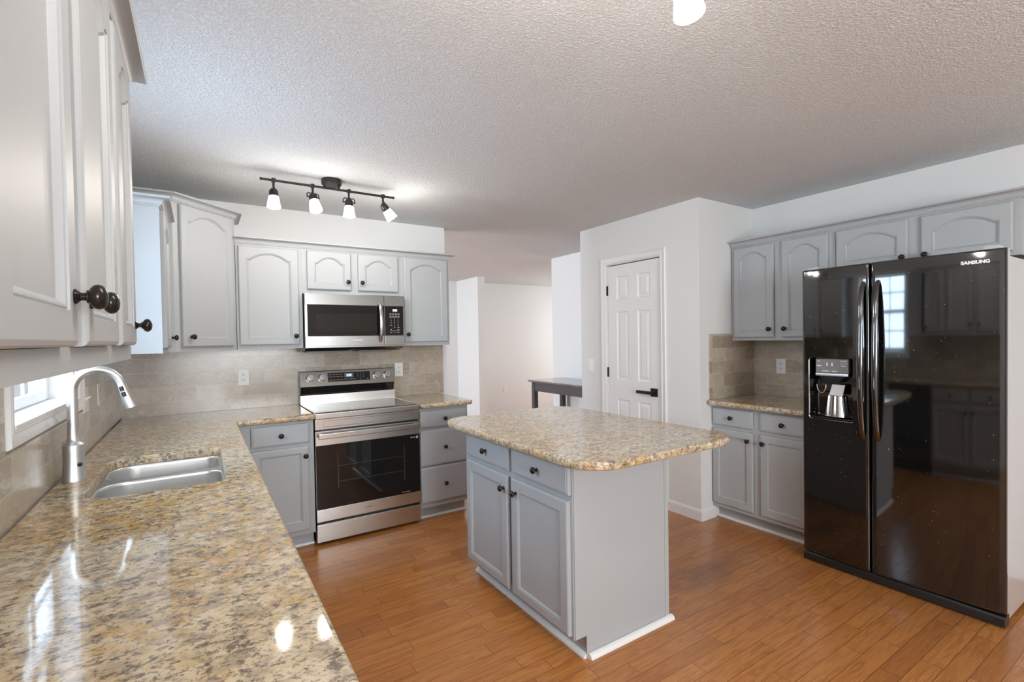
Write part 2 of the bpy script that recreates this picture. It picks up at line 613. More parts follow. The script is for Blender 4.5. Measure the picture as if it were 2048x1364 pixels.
def baseboard(name, pts, side):
    """profiled board along a polyline [(x,y)]; side = +1 grows to the left of travel"""
    prof = [(0, 0), (0.013, 0), (0.013, 0.062), (0.009, 0.076), (0.004, 0.084), (0.0, 0.086)]
    n = len(pts)
    rings = []
    for i in range(n):
        p = Vector(pts[i])
        ds = []
        if i > 0:
            ds.append((p - Vector(pts[i - 1])).normalized())
        if i < n - 1:
            ds.append((Vector(pts[i + 1]) - p).normalized())
        ns = [Vector((-d.y, d.x)) * side for d in ds]
        m = sum(ns, Vector((0, 0))).normalized()
        k = 1 / max(0.3, m.dot(ns[0]))
        rings.append([(p.x + m.x * k * a, p.y + m.y * k * a, z) for a, z in prof])
    mb = MB(); mb.loft(rings)
    return struct(mb.obj(name, M['trim'], smooth=25))


baseboard('baseboard_pantry', [(PX, DY0 - 0.065), (PX, PY0), (3.795, PY0)], -1)
baseboard('baseboard_pantry_rear', [(XH, PY1), (PX, PY1), (PX, DY1 + 0.065)], -1)
baseboard('baseboard_hall_right', [(XH, 5.07), (XH, PY1 + 0.013)], -1)
baseboard('baseboard_hall_far', [(XH, 7.855), (-1.98, 7.855)], 1)
baseboard('baseboard_right', [(XR, 0.60), (XR, -2.98)], -1)
baseboard('baseboard_back_end', [(2.30, YB), (2.40, YB), (2.40, YB + 0.11)], -1)


def casing(name, y0, y1, z1, x, w=0.060, z0=0.0):
    """door casing on a wall that looks along -x, around an opening y0..y1 up to z1"""
    prof = [(0.0, 0.004), (0.006, 0.010), (0.016, 0.012), (0.022, 0.009), (0.046, 0.016), (w - 0.004, 0.017), (w, 0.012), (w, 0.0), (0.0, 0.0)]
    path = [((y0, z0), (-1, 0)), ((y0, z1), (-1, 1)), ((y1, z1), (1, 1)), ((y1, z0), (1, 0))]
    rings = [[(x - d, p[0] + dr[0] * a, p[1] + dr[1] * a) for a, d in prof] for p, dr in path]
    mb = MB(); mb.loft(rings)
    return struct(mb.obj(name, M['trim'], smooth=20))


casing('trim_1', DY0 - 0.002, DY1 + 0.002, DZ + 0.002, PX)
mb = MB()
mb.box(PX, PX + 0.11, DY0 - 0.0005, DY0 + 0.004, 0, DZ); mb.box(PX, PX + 0.11, DY1 - 0.004, DY1 + 0.0005, 0, DZ)
mb.box(PX, PX + 0.11, DY0, DY1, DZ - 0.004, DZ + 0.0005)
struct(mb.obj('trim_2', M['trim'], smooth=0))

# ------------------------------------------------------------------ pantry door
door = bpy.data.objects.new('door_1', None); C.objects.link(door); door.location = (PX + 0.012, DY1, 0.0); door.rotation_euler = (0, 0, -PI / 2)
struct(door); door['label'] = 'white six panel pantry door with black lever handle'
# local: x runs to the right seen from the kitchen (world -y), y into the pantry
DW = DY1 - DY0 - 0.014
mb = MB()
x0, x1, z0, z1 = 0.007, 0.007 + DW, 0.012, DZ - 0.012
outer = [(x0, z0), (x1, z0), (x1, z1), (x0, z1)]
ov = [mb.bm.verts.new((a, 0, b)) for a, b in outer]
holes = []
for pa, pb in ((0.115, 0.258), (0.362, 0.503)):
    for za, zb in ((1.742, 1.948), (1.020, 1.632), (0.16, 0.842)):
        r0 = [(pa, za), (pb, za), (pb, zb), (pa, zb)]
        prev = [mb.bm.verts.new((a, 0, b)) for a, b in r0]
        holes.append(prev)
        for ins, dp in ((0.006, 0.007), (0.016, 0.009), (0.040, 0.0025)):
            cur = [mb.bm.verts.new((a, dp, b)) for a, b in offset(r0, ins)]
            mb.bridge(prev, cur); prev = cur
        mb.face(prev)
mb.fill([ov] + holes)
bv = [mb.bm.verts.new((a, 0.035, b)) for a, b in outer]
mb.bridge(ov, bv); mb.face(bv)
slabd = mb.obj('door_slab', M['trim'], door, smooth=15)
for zc in (1.83, 1.083, 0.25):
    mb = MB()
    mb.lathe([(0.0, -0.046), (0.0065, -0.044), (0.0065, 0.044), (0.0, 0.046)], (0.0, -0.008, zc), seg=12)
    mb.box(-0.010, 0.010, -0.004, 0.001, zc - 0.044, zc + 0.044)
    h = mb.obj('hinge', M['black_metal'], door)
hx, hz = DY1 - 2.746, 0.937
mb = MB()
mb.box(hx - 0.035, hx + 0.035, -0.009, 0.0, hz - 0.035, hz + 0.035, 0.002)
mb.lathe([(0.012, 0), (0.012, 0.045)], (hx, -0.006, hz), (0, -1, 0), 16)
mb.obj('handle_rose', M['black_metal'], slabd)
mb = MB(); mb.box(hx - 0.150, hx + 0.012, -0.060, -0.046, hz - 0.013, hz + 0.013, 0.002)
mb.obj('lever', M['black_metal'], slabd)
mb = MB(); mb.box(DW + 0.002, DW + 0.011, 0.0005, 0.004, 0.905, 0.970)
mb.obj('latch_plate', M['black_metal'], slabd)

# ------------------------------------------------------------------ sink window
win = bpy.data.objects.new('window_1', None); C.objects.link(win); win.location = (0, 0, 0); struct(win)
win['label'] = 'white framed double hung window above the sink'
# reveal and sill
mb = MB()
mb.box(-0.139, 0.0, WY0 - 0.0005, WY0 + 0.012, WZ0, WZ1); mb.box(-0.139, 0.0, WY1 - 0.012, WY1 + 0.0005, WZ0, WZ1)
mb.box(-0.139, 0.0, WY0, WY1, WZ1 - 0.012, WZ1 + 0.0005)
mb.obj('window_jamb', M['trim'], win, smooth=0)
mb = MB(); mb.box(-0.139, 0.019, WY0 + 0.0005, WY1 - 0.0005, WZ0 - 0.012, WZ0 + 0.002, 0.002); mb.obj('window_sill', M['trim'], win)


def picture_casing(y0, y1, z0, z1, w, wr):
    prof = [(0.0, 0.012), (0.15, 0.018), (0.35, 0.018), (0.42, 0.014), (0.8, 0.021), (0.94, 0.022), (1.0, 0.014), (1.0, 0.0), (0.0, 0.0)]
    cs = [((y0, z0), (-w, -w)), ((y1, z0), (wr, -w)), ((y1, z1), (wr, w)), ((y0, z1), (-w, w))]
    rings = [[(d, p[0] + q[0] * a, p[1] + q[1] * a) for a, d in prof] for p, q in cs]
    mb = MB()
    vr = mb.loft(rings, False, False)
    mb.bridge(vr[-1], vr[0])
    return mb.obj('window_casing', M['trim'], win, smooth=20)


picture_casing(WY0, WY1, WZ0, WZ1, 0.058, 0.105)
for nm, sz0, sz1, xx in (('lower_sash', WZ0 + 0.004, 1.66, -0.090), ('upper_sash', 1.63, WZ1 - 0.014, -0.118)):
    mb = MB()
    ya, yb = WY0 + 0.013, WY1 - 0.013
    f = 0.038
    mb.box(xx - 0.013, xx + 0.013, ya, ya + f, sz0, sz1, 0.002); mb.box(xx - 0.013, xx + 0.013, yb - f, yb, sz0, sz1, 0.002)
    mb.box(xx - 0.013, xx + 0.013, ya + f, yb - f, sz0, sz0 + f, 0.002); mb.box(xx - 0.013, xx + 0.013, ya + f, yb - f, sz1 - f, sz1, 0.002)
    for k in (1, 2):
        yc = ya + f + (yb - ya - 2 * f) * k / 3
        mb.box(xx - 0.004, xx + 0.004, yc - 0.008, yc + 0.008, sz0 + f, sz1 - f)
    zc = (sz0 + sz1) / 2
    mb.box(xx - 0.004, xx + 0.004, ya + f, yb - f, zc - 0.008, zc + 0.008)
    sash = mb.obj(nm, M['trim'], win)
    mb = MB(); mb.box(xx - 0.0015, xx + 0.0015, ya + f - 0.004, yb - f + 0.004, sz0 + f - 0.004, sz1 - f + 0.004)
    mb.obj('glass_pane', M['glass'], sash, smooth=0)

# ------------------------------------------------------------------ cabinet builders


def knob_mb(sc=1.0):
    mb = MB()
    pr = [(0.0, 0.0), (0.0095, 0.0), (0.0100, 0.0015), (0.0075, 0.004), (0.0050, 0.0065), (0.0050, 0.011), (0.0085, 0.0125), (0.0085, 0.0145),
          (0.0120, 0.0165), (0.0155, 0.020), (0.0165, 0.024), (0.0150, 0.0285), (0.0105, 0.032), (0.005, 0.0335), (0.0, 0.034)]
    mb.lathe([(r * sc, h * sc) for r, h in pr], (0, 0, 0), (0, -1, 0), 22)
    return mb


_knob = None


def knob(parent, x, y, z):
    global _knob
    if _knob is None:
        o = knob_mb().obj('knob', M['bronze'], parent)
        _knob = o
    else:
        o = _knob.copy(); C.objects.link(o); o.parent = parent
    o.location = (x, y, z)
    return o


DT = 0.020


def panel_door(parent, x0, x1, z0, z1, stile=0.050, rail=0.045, arch=0.0, top=None, kn=None, name='door'):
    """framed door standing proud of the face frame (local y = 0); arch = rise of the cathedral top"""
    mb = MB()
    mb2 = [(0.0, 0.0), (0.0, -DT + 0.007), (0.0025, -DT + 0.003), (0.007, -DT + 0.0008), (0.009, -DT)]
    outer = [(x0, z0), (x1, z0), (x1, z1), (x0, z1)]
    rings = [[(a, y, b) for a, b in offset(outer, d)] for d, y in mb2]
    vr = mb.loft(rings, True, False)
    xa, xb, za = x0 + stile, x1 - stile, z0 + rail
    t = top if top is not None else rail
    if arch > 0:
        zs = z1 - t - arch
        sh = 0.018
        path = [(xa, za), (xb, za), (xb, zs), (xb - sh, zs)]
        n = 18
        hw = (xb - xa) / 2 - sh; xc = (xa + xb) / 2
        for k in range(1, n):
            th = k / n
            u = 1 - 2 * th
            path.append((xc + hw * u, zs + arch * (1 - u * u) ** 1.0))
        path += [(xa + sh, zs), (xa, zs)]
    else:
        path = [(xa, za), (xb, za), (xb, z1 - t), (xa, z1 - t)]
    prev = [mb.bm.verts.new((a, -DT, b)) for a, b in path]
    mb.fill([vr[-1], prev])
    for ins, y in ((0.0012, -DT + 0.0034), (0.0036, -DT + 0.0022), (0.0064, -DT + 0.0032), (0.0115, -DT + 0.0095), (0.0130, -DT + 0.0108)):
        cur = [mb.bm.verts.new((a, y, b)) for a, b in offset(path, ins)]
        mb.bridge(prev, cur); prev = cur
    mb.fill([prev])
    o = mb.obj(name, M['paint'], parent, smooth=28)
    if kn:
        knob(o, kn[0], -DT, kn[1])
    return o


def drawer(parent, x0, x1, z0, z1, kn=True):
    mb = MB()
    outer = [(x0, z0), (x1, z0), (x1, z1), (x0, z1)]
    pr = [(0.0, 0.0), (0.0, -DT + 0.008), (0.002, -DT + 0.005), (0.006, -DT + 0.003), (0.010, -DT + 0.0022), (0.012, -DT), (0.014, -DT)]
    mb.loft([[(a, y, b) for a, b in offset(outer, d)] for d, y in pr])
    o = mb.obj('drawer', M['paint'], parent, smooth=28)
    if kn:
        knob(o, (x0 + x1) / 2, -DT, (z0 + z1) / 2)
    return o


def upper_body(parent, w, d, h, lip=0.028, stiles=()):
    """wall cabinet carcass: face frame 19 mm thick, recessed bottom"""
    mb = MB()
    mb.box(0, w, 0, 0.019, h - 0.04, h); mb.box(0, w, 0, 0.019, 0, 0.035)
    mb.box(0, 0.038, 0, 0.019, 0.035, h - 0.04); mb.box(w - 0.038, w, 0, 0.019, 0.035, h - 0.04)
    for a, b in stiles:
        mb.box(a, b, 0, 0.019, 0.035, h - 0.04)
    mb.box(0, 0.013, 0.019, d, 0, h); mb.box(w - 0.013, w, 0.019, d, 0, h)
    mb.box(0.013, w - 0.013, 0.019, d, lip, lip + 0.013); mb.box(0.013, w - 0.013, 0.019, d, h - 0.02, h - 0.007)
    mb.box(0.013, w - 0.013, d - 0.008, d, lip + 0.013, h - 0.02)
    return mb.obj('cabinet_body', M['paint'], parent, smooth=0)


CROWN = [(0.0, 0.0), (0.004, 0.0), (0.007, 0.004), (0.007, 0.009), (0.012, 0.0095), (0.0125, 0.015), (0.0145, 0.022), (0.019, 0.028), (0.027, 0.0325), (0.038, 0.035), (0.046, 0.0355), (0.048, 0.038), (0.048, 0.046), (0.0, 0.046)]


def crown(name, pts, z, label, group=None, close_ends=True):
    """moulding swept along a plan polyline; grows to the right of travel"""
    n = len(pts)
    rings = []
    for i in range(n):
        p = Vector(pts[i]); ns = []
        if i > 0:
            d = (p - Vector(pts[i - 1])).normalized(); ns.append(Vector((d.y, -d.x)))
        if i < n - 1:
            d = (Vector(pts[i + 1]) - p).normalized(); ns.append(Vector((d.y, -d.x)))
        m = sum(ns, Vector((0, 0))).normalized()
        k = 1 / max(0.3, m.dot(ns[0]))
        rings.append([(p.x + m.x * k * a, p.y + m.y * k * a, z + b) for a, b in CROWN])
    mb = MB(); mb.loft(rings)
    o = mb.obj(name, M['paint'], smooth=25)
    return tag(o, label, 'crown molding', group)


def base_body(parent, w, d, h=0.876, toe_d=0.075, toe_h=0.098, stiles=(), rails=(), top=True, end_left=False, end_right=False):
    mb = MB()
    f = 0.019
    z0 = toe_h
    mb.box(0, w, 0, f, h - 0.030, h); mb.box(0, w, 0, f, z0, z0 + 0.035)
    mb.box(0, 0.040, 0, f, z0 + 0.035, h - 0.030); mb.box(w - 0.040, w, 0, f, z0 + 0.035, h - 0.030)
    for a, b in stiles:
        mb.box(a, b, 0, f, z0 + 0.035, h - 0.030)
    for a, b in rails:
        mb.box(0.040, w - 0.040, 0.0005, f, a, b)
    # ends with the toe notch
    for xa, xb in ((0, 0.014), (w - 0.014, w)):
        mb.box(xa, xb, f, d, z0, h); mb.box(xa, xb, toe_d, d, 0, z0)
    mb.box(0.014, w - 0.014, f, d - 0.01, z0, z0 + 0.014)
    mb.box(0.014, w - 0.014, toe_d, toe_d + 0.012, 0, z0)
    mb.box(0.014, w - 0.014, d - 0.010, d, 0, h)
    if top:
        mb.box(0.014, w - 0.014, f, d - 0.01, h - 0.015, h - 0.003)
    return mb.obj('cabinet_body', M['paint'], parent, smooth=0)


def shoe(parent, x0, x1, y, r=0.016):
    """quarter-round shoe at the toe kick"""
    mb = MB()
    pr = [(0, 0)] + [(-r * math.cos(t * PI / 10), r * math.sin(t * PI / 10)) for t in range(6)]
    mb.loft([[(x, y + a, b) for a, b in pr] for x in (x0, x1)])
    return mb.obj('shoe_molding', M['trim'], parent, smooth=40)


# ------------------------------------------------------------------ wall cabinets, left wall (fronts look along +x)
L90, R90 = PI / 2, -PI / 2
GU = 'grey wall cabinets with arched doors'
UF = 0.305
t = thing('wall_cabinet', 'grey double-door wall cabinet at the left edge, nearest in view', 'cabinet', (UF, 0.50, 1.372), L90, GU)
upper_body(t, 0.755, UF, 0.715, stiles=((0.345, 0.395),))
panel_door(t, 0.025, 0.343, 0.036, 0.705, arch=0.048, top=0.037, kn=(0.318, 0.100))
panel_door(t, 0.402, 0.728, 0.036, 0.705, arch=0.048, top=0.037, kn=(0.427, 0.100))
t = thing('wall_cabinet', 'narrow grey single-door wall cabinet beside the sink window, near side', 'cabinet', (UF, 1.2555, 1.372), L90, GU)
upper_body(t, 0.365, UF, 0.715)
panel_door(t, 0.028, 0.290, 0.036, 0.705, arch=0.045, top=0.037, kn=(0.262, 0.085))
crown('crown_molding', [(0.004, 0.50), (UF, 0.50), (UF, 1.6205), (0.004, 1.6205)], 2.0875, 'grey crown molding on the nearest cabinets, under the ceiling at upper left')
t = thing('wall_cabinet', 'narrow grey wall cabinet seen edge-on between the window and the corner cabinet', 'cabinet', (UF, 2.965, 1.362), L90, GU)
upper_body(t, 0.520, UF, 0.727)
panel_door(t, 0.028, 0.488, 0.028, 0.715, arch=0.046, top=0.040, kn=(0.452, 0.082))
crown('crown_molding', [(0.012, 2.965), (UF, 2.965), (UF, 3.4845)], 2.0895, 'grey crown molding on the edge-on cabinet beyond the sink window')

# corner cabinet with its diagonal front
A = Vector((0.340, 3.490)); B = Vector((0.675, 3.8115))
dgl = math.atan2(B.y - A.y, B.x - A.x)
t = thing('wall_cabinet', 'tall grey corner wall cabinet with one diagonal arched door', 'cabinet', (A.x, A.y, 1.359), dgl, GU)
inv = Matrix.Rotation(-dgl, 4, 'Z') @ Matrix.Translation((-A.x, -A.y, 0))
plan = [inv @ Vector((x, y, 0)) for x, y in ((A.x, A.y), (B.x, B.y), (B.x, YB - 0.0005), (0.0005, YB - 0.0005), (0.0005, A.y))]
mb = MB()
HC = 0.892
mb.loft([[(p.x, p.y, z) for p in plan] for z in (0.0, HC)])
mb.obj('cabinet_body', M['paint'], t, smooth=0)
DL = (B - A).length
panel_door(t, 0.038, 0.431, 0.029, HC - 0.006, stile=0.050, rail=0.047, arch=0.050, top=0.040, kn=(0.090, 0.090))
crown('crown_molding', [(0.006, A.y), (A.x, A.y), (B.x, B.y), (B.x, YB - 0.006)], 1.359 + HC, 'grey crown molding angled around the tall corner cabinet top')

# ------------------------------------------------------------------ wall cabinets, back wall
YU = 3.8115
UD = YB - YU - 0.0005
ZB = 1.362
t = thing('wall_cabinet', 'grey single-door wall cabinet between corner cabinet and microwave', 'cabinet', (0.6785, YU, ZB), 0, GU)
upper_body(t, 0.4215, UD, 0.727)
panel_door(t, 0.0145, 0.3965, 0.027, 0.714, arch=0.046, top=0.041, kn=(0.3705, 0.089))
t = thing('wall_cabinet', 'short grey double-door wall cabinet directly above the microwave', 'cabinet', (1.1005, YU, 1.7625), 0, GU)
upper_body(t, 0.767, UD, 0.3265, stiles=((0.355, 0.405),))
panel_door(t, 0.034, 0.350, 0.032, 0.317, arch=0.046, top=0.040, kn=(0.324, 0.094))
panel_door(t, 0.406, 0.724, 0.032, 0.317, arch=0.046, top=0.040, kn=(0.430, 0.094))
t = thing('wall_cabinet', 'grey single-door wall cabinet right of the microwave, at the wall end', 'cabinet', (1.868, YU, ZB), 0, GU)
upper_body(t, 0.412, UD, 0.727)
panel_door(t, 0.006, 0.392, 0.030, 0.720, arch=0.046, top=0.045, kn=(0.028, 0.092))
crown('crown_molding', [(0.678, YU), (2.280, YU), (2.280, YB - 0.002)], 2.0895, 'long grey crown molding above the microwave cabinets on the back wall')

# ------------------------------------------------------------------ wall cabinets, right wall (fronts look along -x)
XU = 4.030
RD = XR - XU - 0.0005
t = thing('wall_cabinet', 'grey double-door wall cabinet left of the black refrigerator', 'cabinet', (XU, 2.292, ZB), R90, GU)
upper_body(t, 0.709, RD, 0.730, stiles=((0.342, 0.400),))
panel_door(t, 0.026, 0.340, 0.024, 0.719, arch=0.046, top=0.043, kn=(0.312, 0.085))
panel_door(t, 0.398, 0.706, 0.024, 0.719, arch=0.046, top=0.043, kn=(0.424, 0.085))
t = thing('wall_cabinet', 'wide grey double-door wall cabinet above the black refrigerator', 'cabinet', (XU, 1.5825, 1.80), R90, GU)
upper_body(t, 0.905, RD, 0.292, stiles=((0.430, 0.498),))
panel_door(t, 0.046, 0.432, 0.022, 0.281, arch=0.046, top=0.043, kn=(0.410, 0.055))
panel_door(t, 0.494, 0.876, 0.022, 0.281, arch=0.046, top=0.043, kn=(0.518, 0.055))
crown('crown_molding', [(XU, 2.292), (XU, 0.677), (XR - 0.002, 0.677)], 2.0925, 'grey crown molding above the refrigerator cabinets on the right wall')

# ------------------------------------------------------------------ base cabinets
GB = 'grey base cabinets'
# left run, under the sink worktop (fronts look along +x)
BF = 0.612
BD = BF - 0.0005
t = thing('base_cabinet', 'grey base cabinet under the nearest stretch of the sink worktop', 'cabinet', (BF, 0.45, 0), L90, GB)
base_body(t, 0.95, BD, stiles=((0.455, 0.495),), rails=((0.700, 0.730),))
for a, b, k in ((0.02, 0.46, 0.43), (0.49, 0.93, 0.52)):
    drawer(t, a, b, 0.729, 0.855); panel_door(t, a, b, 0.13, 0.70, 0.045, 0.055, top=0.040, kn=(k, 0.64))
shoe(t, 0, 0.95, 0.075)
t = thing('dishwasher', 'black dishwasher under the sink worktop', 'dishwasher', (BF, 1.4025, 0), L90)
mb = MB(); mb.box(0.004, 0.596, 0.0, 0.56, 0.10, 0.868); mb.box(0.02, 0.58, 0.06, 0.50, 0.0, 0.10); mb.obj('tub', M['black'], t, smooth=0)
mb = MB(); mb.box(0.004, 0.596, -0.022, 0.0, 0.115, 0.735, 0.004); mb.obj('door', M['gloss_black'], t)
mb = MB(); mb.box(0.004, 0.596, -0.030, 0.0, 0.738, 0.866, 0.006); mb.obj('control_panel', M['black'], t)
t = thing('base_cabinet', 'grey base cabinet under the double-bowl sink', 'cabinet', (BF, 2.0035, 0), L90, GB)
base_body(t, 0.76, BD, stiles=((0.36, 0.40),), rails=((0.700, 0.730),), top=False)
for a, b, k in ((0.02, 0.37, 0.34), (0.39, 0.74, 0.42)):
    drawer(t, a, b, 0.729, 0.855, kn=False); panel_door(t, a, b, 0.13, 0.70, 0.045, 0.055, top=0.040, kn=(k, 0.64))
shoe(t, 0, 0.76, 0.075)
t = thing('base_cabinet', 'grey blind corner base cabinet under the worktop corner', 'cabinet', (BF, 2.7645, 0), L90, GB)
base_body(t, 1.371, BD, stiles=((0.70, 0.76),))
panel_door(t, 0.02, 0.70, 0.13, 0.855, 0.045, 0.055, top=0.040, kn=(0.05, 0.64))
shoe(t, 0, 0.83, 0.075)
# back run
YF = 3.527
D2 = YB - YF - 0.0005
t = thing('base_cabinet', 'grey base cabinet with one drawer and one door left of the range', 'cabinet', (0.6145, YF, 0), 0, GB)
base_body(t, 0.489, D2, stiles=((0.04, 0.107),), rails=((0.700, 0.730),))
ox = 0.6145
drawer(t, 0.723 - ox, 1.073 - ox, 0.724, 0.856)
panel_door(t, 0.722 - ox, 1.068 - ox, 0.130, 0.700, 0.046, 0.057, top=0.040, kn=(1.046 - ox, 0.637))
shoe(t, 0.0, 0.489, 0.070)
t = thing('base_cabinet', 'grey base cabinet with three drawers right of the range', 'cabinet', (1.869, YF, 0), 0, GB)
base_body(t, 0.421, D2, rails=((0.700, 0.728), (0.413, 0.432)))
for a, b in ((0.724, 0.853), (0.426, 0.702), (0.136, 0.415)):
    drawer(t, 0.006, 0.409, a, b)
shoe(t, 0.0, 0.421, 0.070)
# right wall
XF = 3.775
t = thing('base_cabinet', 'pale grey base cabinet with two drawers and two doors left of the refrigerator', 'cabinet', (XF, 2.298, 0), R90, GB)
base_body(t, 0.720, XR - XF - 0.0005, stiles=((0.332, 0.384),), rails=((0.700, 0.730),), toe_d=0.075)
for a, b, k in ((0.008, 0.330, 0.300), (0.384, 0.706, 0.410)):
    drawer(t, a, b, 0.728, 0.857)
    panel_door(t, a, b, 0.128, 0.702, 0.044, 0.050, top=0.046, kn=(k, 0.643))
shoe(t, 0.0, 0.720, 0.075)

# island cabinet (doors look along -x)
IX0, IX1, IY0, IY1 = 1.790, 2.395, 1.605, 2.585
t = thing('island_cabinet', 'pale grey kitchen island cabinet with two drawers and two doors', 'cabinet', (IX0, IY1, 0), R90)
IW = IY1 - IY0
base_body(t, IW, IX1 - IX0, stiles=((0.488, 0.524),), rails=((0.696, 0.730),), toe_d=0.070)
drawer(t, 0.042, 0.494, 0.728, 0.858); drawer(t, 0.526, 0.972, 0.728, 0.858)
panel_door(t, 0.030, 0.482, 0.112, 0.702, 0.050, 0.042, top=0.052, kn=(0.452, 0.634))
panel_door(t, 0.520, 0.966, 0.112, 0.702, 0.050, 0.042, top=0.052, kn=(0.566, 0.634))
shoe(t, -0.002, IW + 0.004, 0.070, 0.020)
mb = MB()
mb.box(IW, IW + 0.006, 0.004, 0.590, 0.100, 0.874); mb.box(IW, IW + 0.006, 0.070, 0.590, 0.0, 0.100)
mb.box(IW, IW + 0.009, 0.580, 0.607, 0.0, 0.874, 0.001)
mb.box(IW, IW + 0.008, 0.066, 0.080, 0.0, 0.100, 0.001)
mb.obj('end_panel', M['paint'], t, smooth=0)
mb = MB()
r = 0.022
pr = [(IW + 0.009, 0)] + [(IW + 0.009 + r * math.cos(k * PI / 10), r * math.sin(k * PI / 10)) for k in range(6)]
mb.loft([[(a, y, b) for a, b in pr] for y in (0.074, 0.622)])
so = mb.obj('end_shoe_molding', M['trim'], t, smooth=40); so['label'] = 'cream painted quarter-round strip on the floor'

# ------------------------------------------------------------------ worktops
Z1, Z0 = 0.914, 0.879
hole = round_poly([(0.122, 2.020), (0.532, 2.020), (0.532, 2.690), (0.122, 2.690)], [0.10, 0.035, 0.035, 0.10], 8)
slab('countertop', round_poly([(0.0105, 0.42), (0.645, 0.42), (0.645, 3.481), (1.1075, 3.481), (1.1075, YB - 0.0105), (0.0105, YB - 0.0105)],
                              [0, 0.03, 0.012, 0.004, 0, 0], 5), Z0, Z1, 'long L-shaped golden granite worktop with the sink cut into it', hole=hole)
slab('countertop', round_poly([(1.8685, 3.475), (2.325, 3.475), (2.325, YB - 0.0105), (1.8685, YB - 0.0105)], [0.004, 0.035, 0, 0], 5), Z0, Z1,
     'short golden granite worktop on the three-drawer cabinet right of the range')
slab('countertop', round_poly([(3.695, 1.570), (XR - 0.0105, 1.570), (XR - 0.0105, PY0 - 0.0105), (3.695, PY0 - 0.0105)], [0, 0, 0, 0.02], 4), Z0, Z1,
     'golden granite worktop in the alcove left of the refrigerator')
slab('island_countertop', round_poly([(1.702, 1.388), (2.700, 1.388), (2.700, 2.785), (1.702, 2.785)], [0.17, 0.15, 0.17, 0.17], 12), 0.8765, Z1,
     'golden granite slab with rounded corners on top of the kitchen island')

# ------------------------------------------------------------------ sink
t = thing('sink', 'stainless double-bowl sink set under the granite worktop', 'sink', (0, 0, 0.70))
mb = MB()
fl = [(x, y) for x, y in round_poly([(0.100, 2.000), (0.560, 2.000), (0.560, 2.715), (0.100, 2.715)], 0.04, 4)]
fo = [mb.bm.verts.new((x, y, 0.1785)) for x, y in fl]
bowls = [round_poly([(0.128, 2.028), (0.527, 2.028), (0.527, 2.388), (0.128, 2.388)], [0.10, 0.06, 0.06, 0.10], 8),
         round_poly([(0.128, 2.412), (0.527, 2.412), (0.527, 2.684), (0.128, 2.684)], [0.10, 0.06, 0.06, 0.10], 8)]
tops = []
rest = []
for bw in bowls:
    tops.append([mb.bm.verts.new((x, y, 0.1785)) for x, y in bw])
for bw, tp in zip(bowls, tops):
    prev = tp
    for ins, z in ((0.003, 0.174), (0.005, 0.165), (0.012, 0.05), (0.020, 0.025), (0.045, 0.010), (0.075, 0.006)):
        cur = [mb.bm.verts.new((x, y, z)) for x, y in offset(bw, ins)]
        mb.bridge(prev, cur); prev = cur
    mb.fill([prev])
mb.fill([fo] + tops)
mb.obj('basin', M['sink'], t, smooth=60)
for cx, cy in ((0.33, 2.21), (0.33, 2.548)):
    mb = MB(); mb.lathe([(0.0, 0.001), (0.030, 0.001), (0.036, 0.004), (0.044, 0.003), (0.045, 0.0)], (cx, cy, 0.0062), seg=24)
    mb.obj('drain', M['chrome'], t)

# ------------------------------------------------------------------ faucet
t = thing('faucet', 'tall brushed nickel gooseneck faucet behind the sink', 'faucet', (0.060, 2.367, Z1), 0)
mb = MB()
mb.lathe([(0.0, 0), (0.0365, 0), (0.0365, 0.003), (0.0345, 0.020), (0.0320, 0.055), (0.0312, 0.090), (0.0318, 0.128), (0.0312, 0.132), (0.0225, 0.140),
          (0.0185, 0.152), (0.0172, 0.170), (0.0170, 0.187), (0.0, 0.187)], seg=32)
bd = mb.obj('faucet_body', M['nickel'], t, smooth=40)
mb = MB(); mb.lathe([(0.0, 0.0), (0.0078, 0.0), (0.0078, 0.003), (0.0, 0.0035)], (0.0195, -0.0265, 0.060), (0.52, -0.85, 0), 16)
mb.obj('sensor_eye', M['gloss_black'], bd)
mb = MB(); mb.lathe([(0.0, 0.0), (0.006, 0.0), (0.007, 0.008), (0.004, 0.014), (0, 0.014)], (-0.020, 0.02, 0.135), (-0.8, 0.2, 0.2), 12); mb.obj('side_lever', M['nickel'], bd)
mb = MB()
pts = [(0, 0, 0.185), (0, 0, 0.24), (0.0005, 0, 0.300)]
R0 = 0.073
for k in range(1, 23):
    th = PI - k / 22 * math.radians(162)
    pts.append((R0 + R0 * math.cos(th), 0, 0.325 + R0 * 1.08 * math.sin(th)))
n = len(pts)
mb.tube(pts, [0.0165 - 0.0035 * min(1, i / (n - 5)) for i in range(n)], 20, ref=(0, 1, 0))
mb.obj('spout', M['nickel'], t, smooth=50)
e = Vector(pts[-1]); d = Vector((0.30, 0, -1)).normalized()
mb = MB(); mb.lathe([(0.0, 0), (0.0132, 0.0), (0.0142, 0.012), (0.0175, 0.05), (0.0225, 0.092), (0.0232, 0.100), (0.0200, 0.1015), (0.0, 0.1015)], e, d, 24)
sh_ = mb.obj('spray_head', M['nickel'], t, smooth=40)
mb = MB()
for u in (0.022, 0.044):
    c0 = e + d * u + Vector((-0.004, -0.0150 - u * 0.05, 0))
    mb.tube([c0 - d * 0.008, c0 + d * 0.010], 0.0068, 12, flat=1.0)
mb.obj('spray_button', M['black'], sh_)

# ------------------------------------------------------------------ wall plates


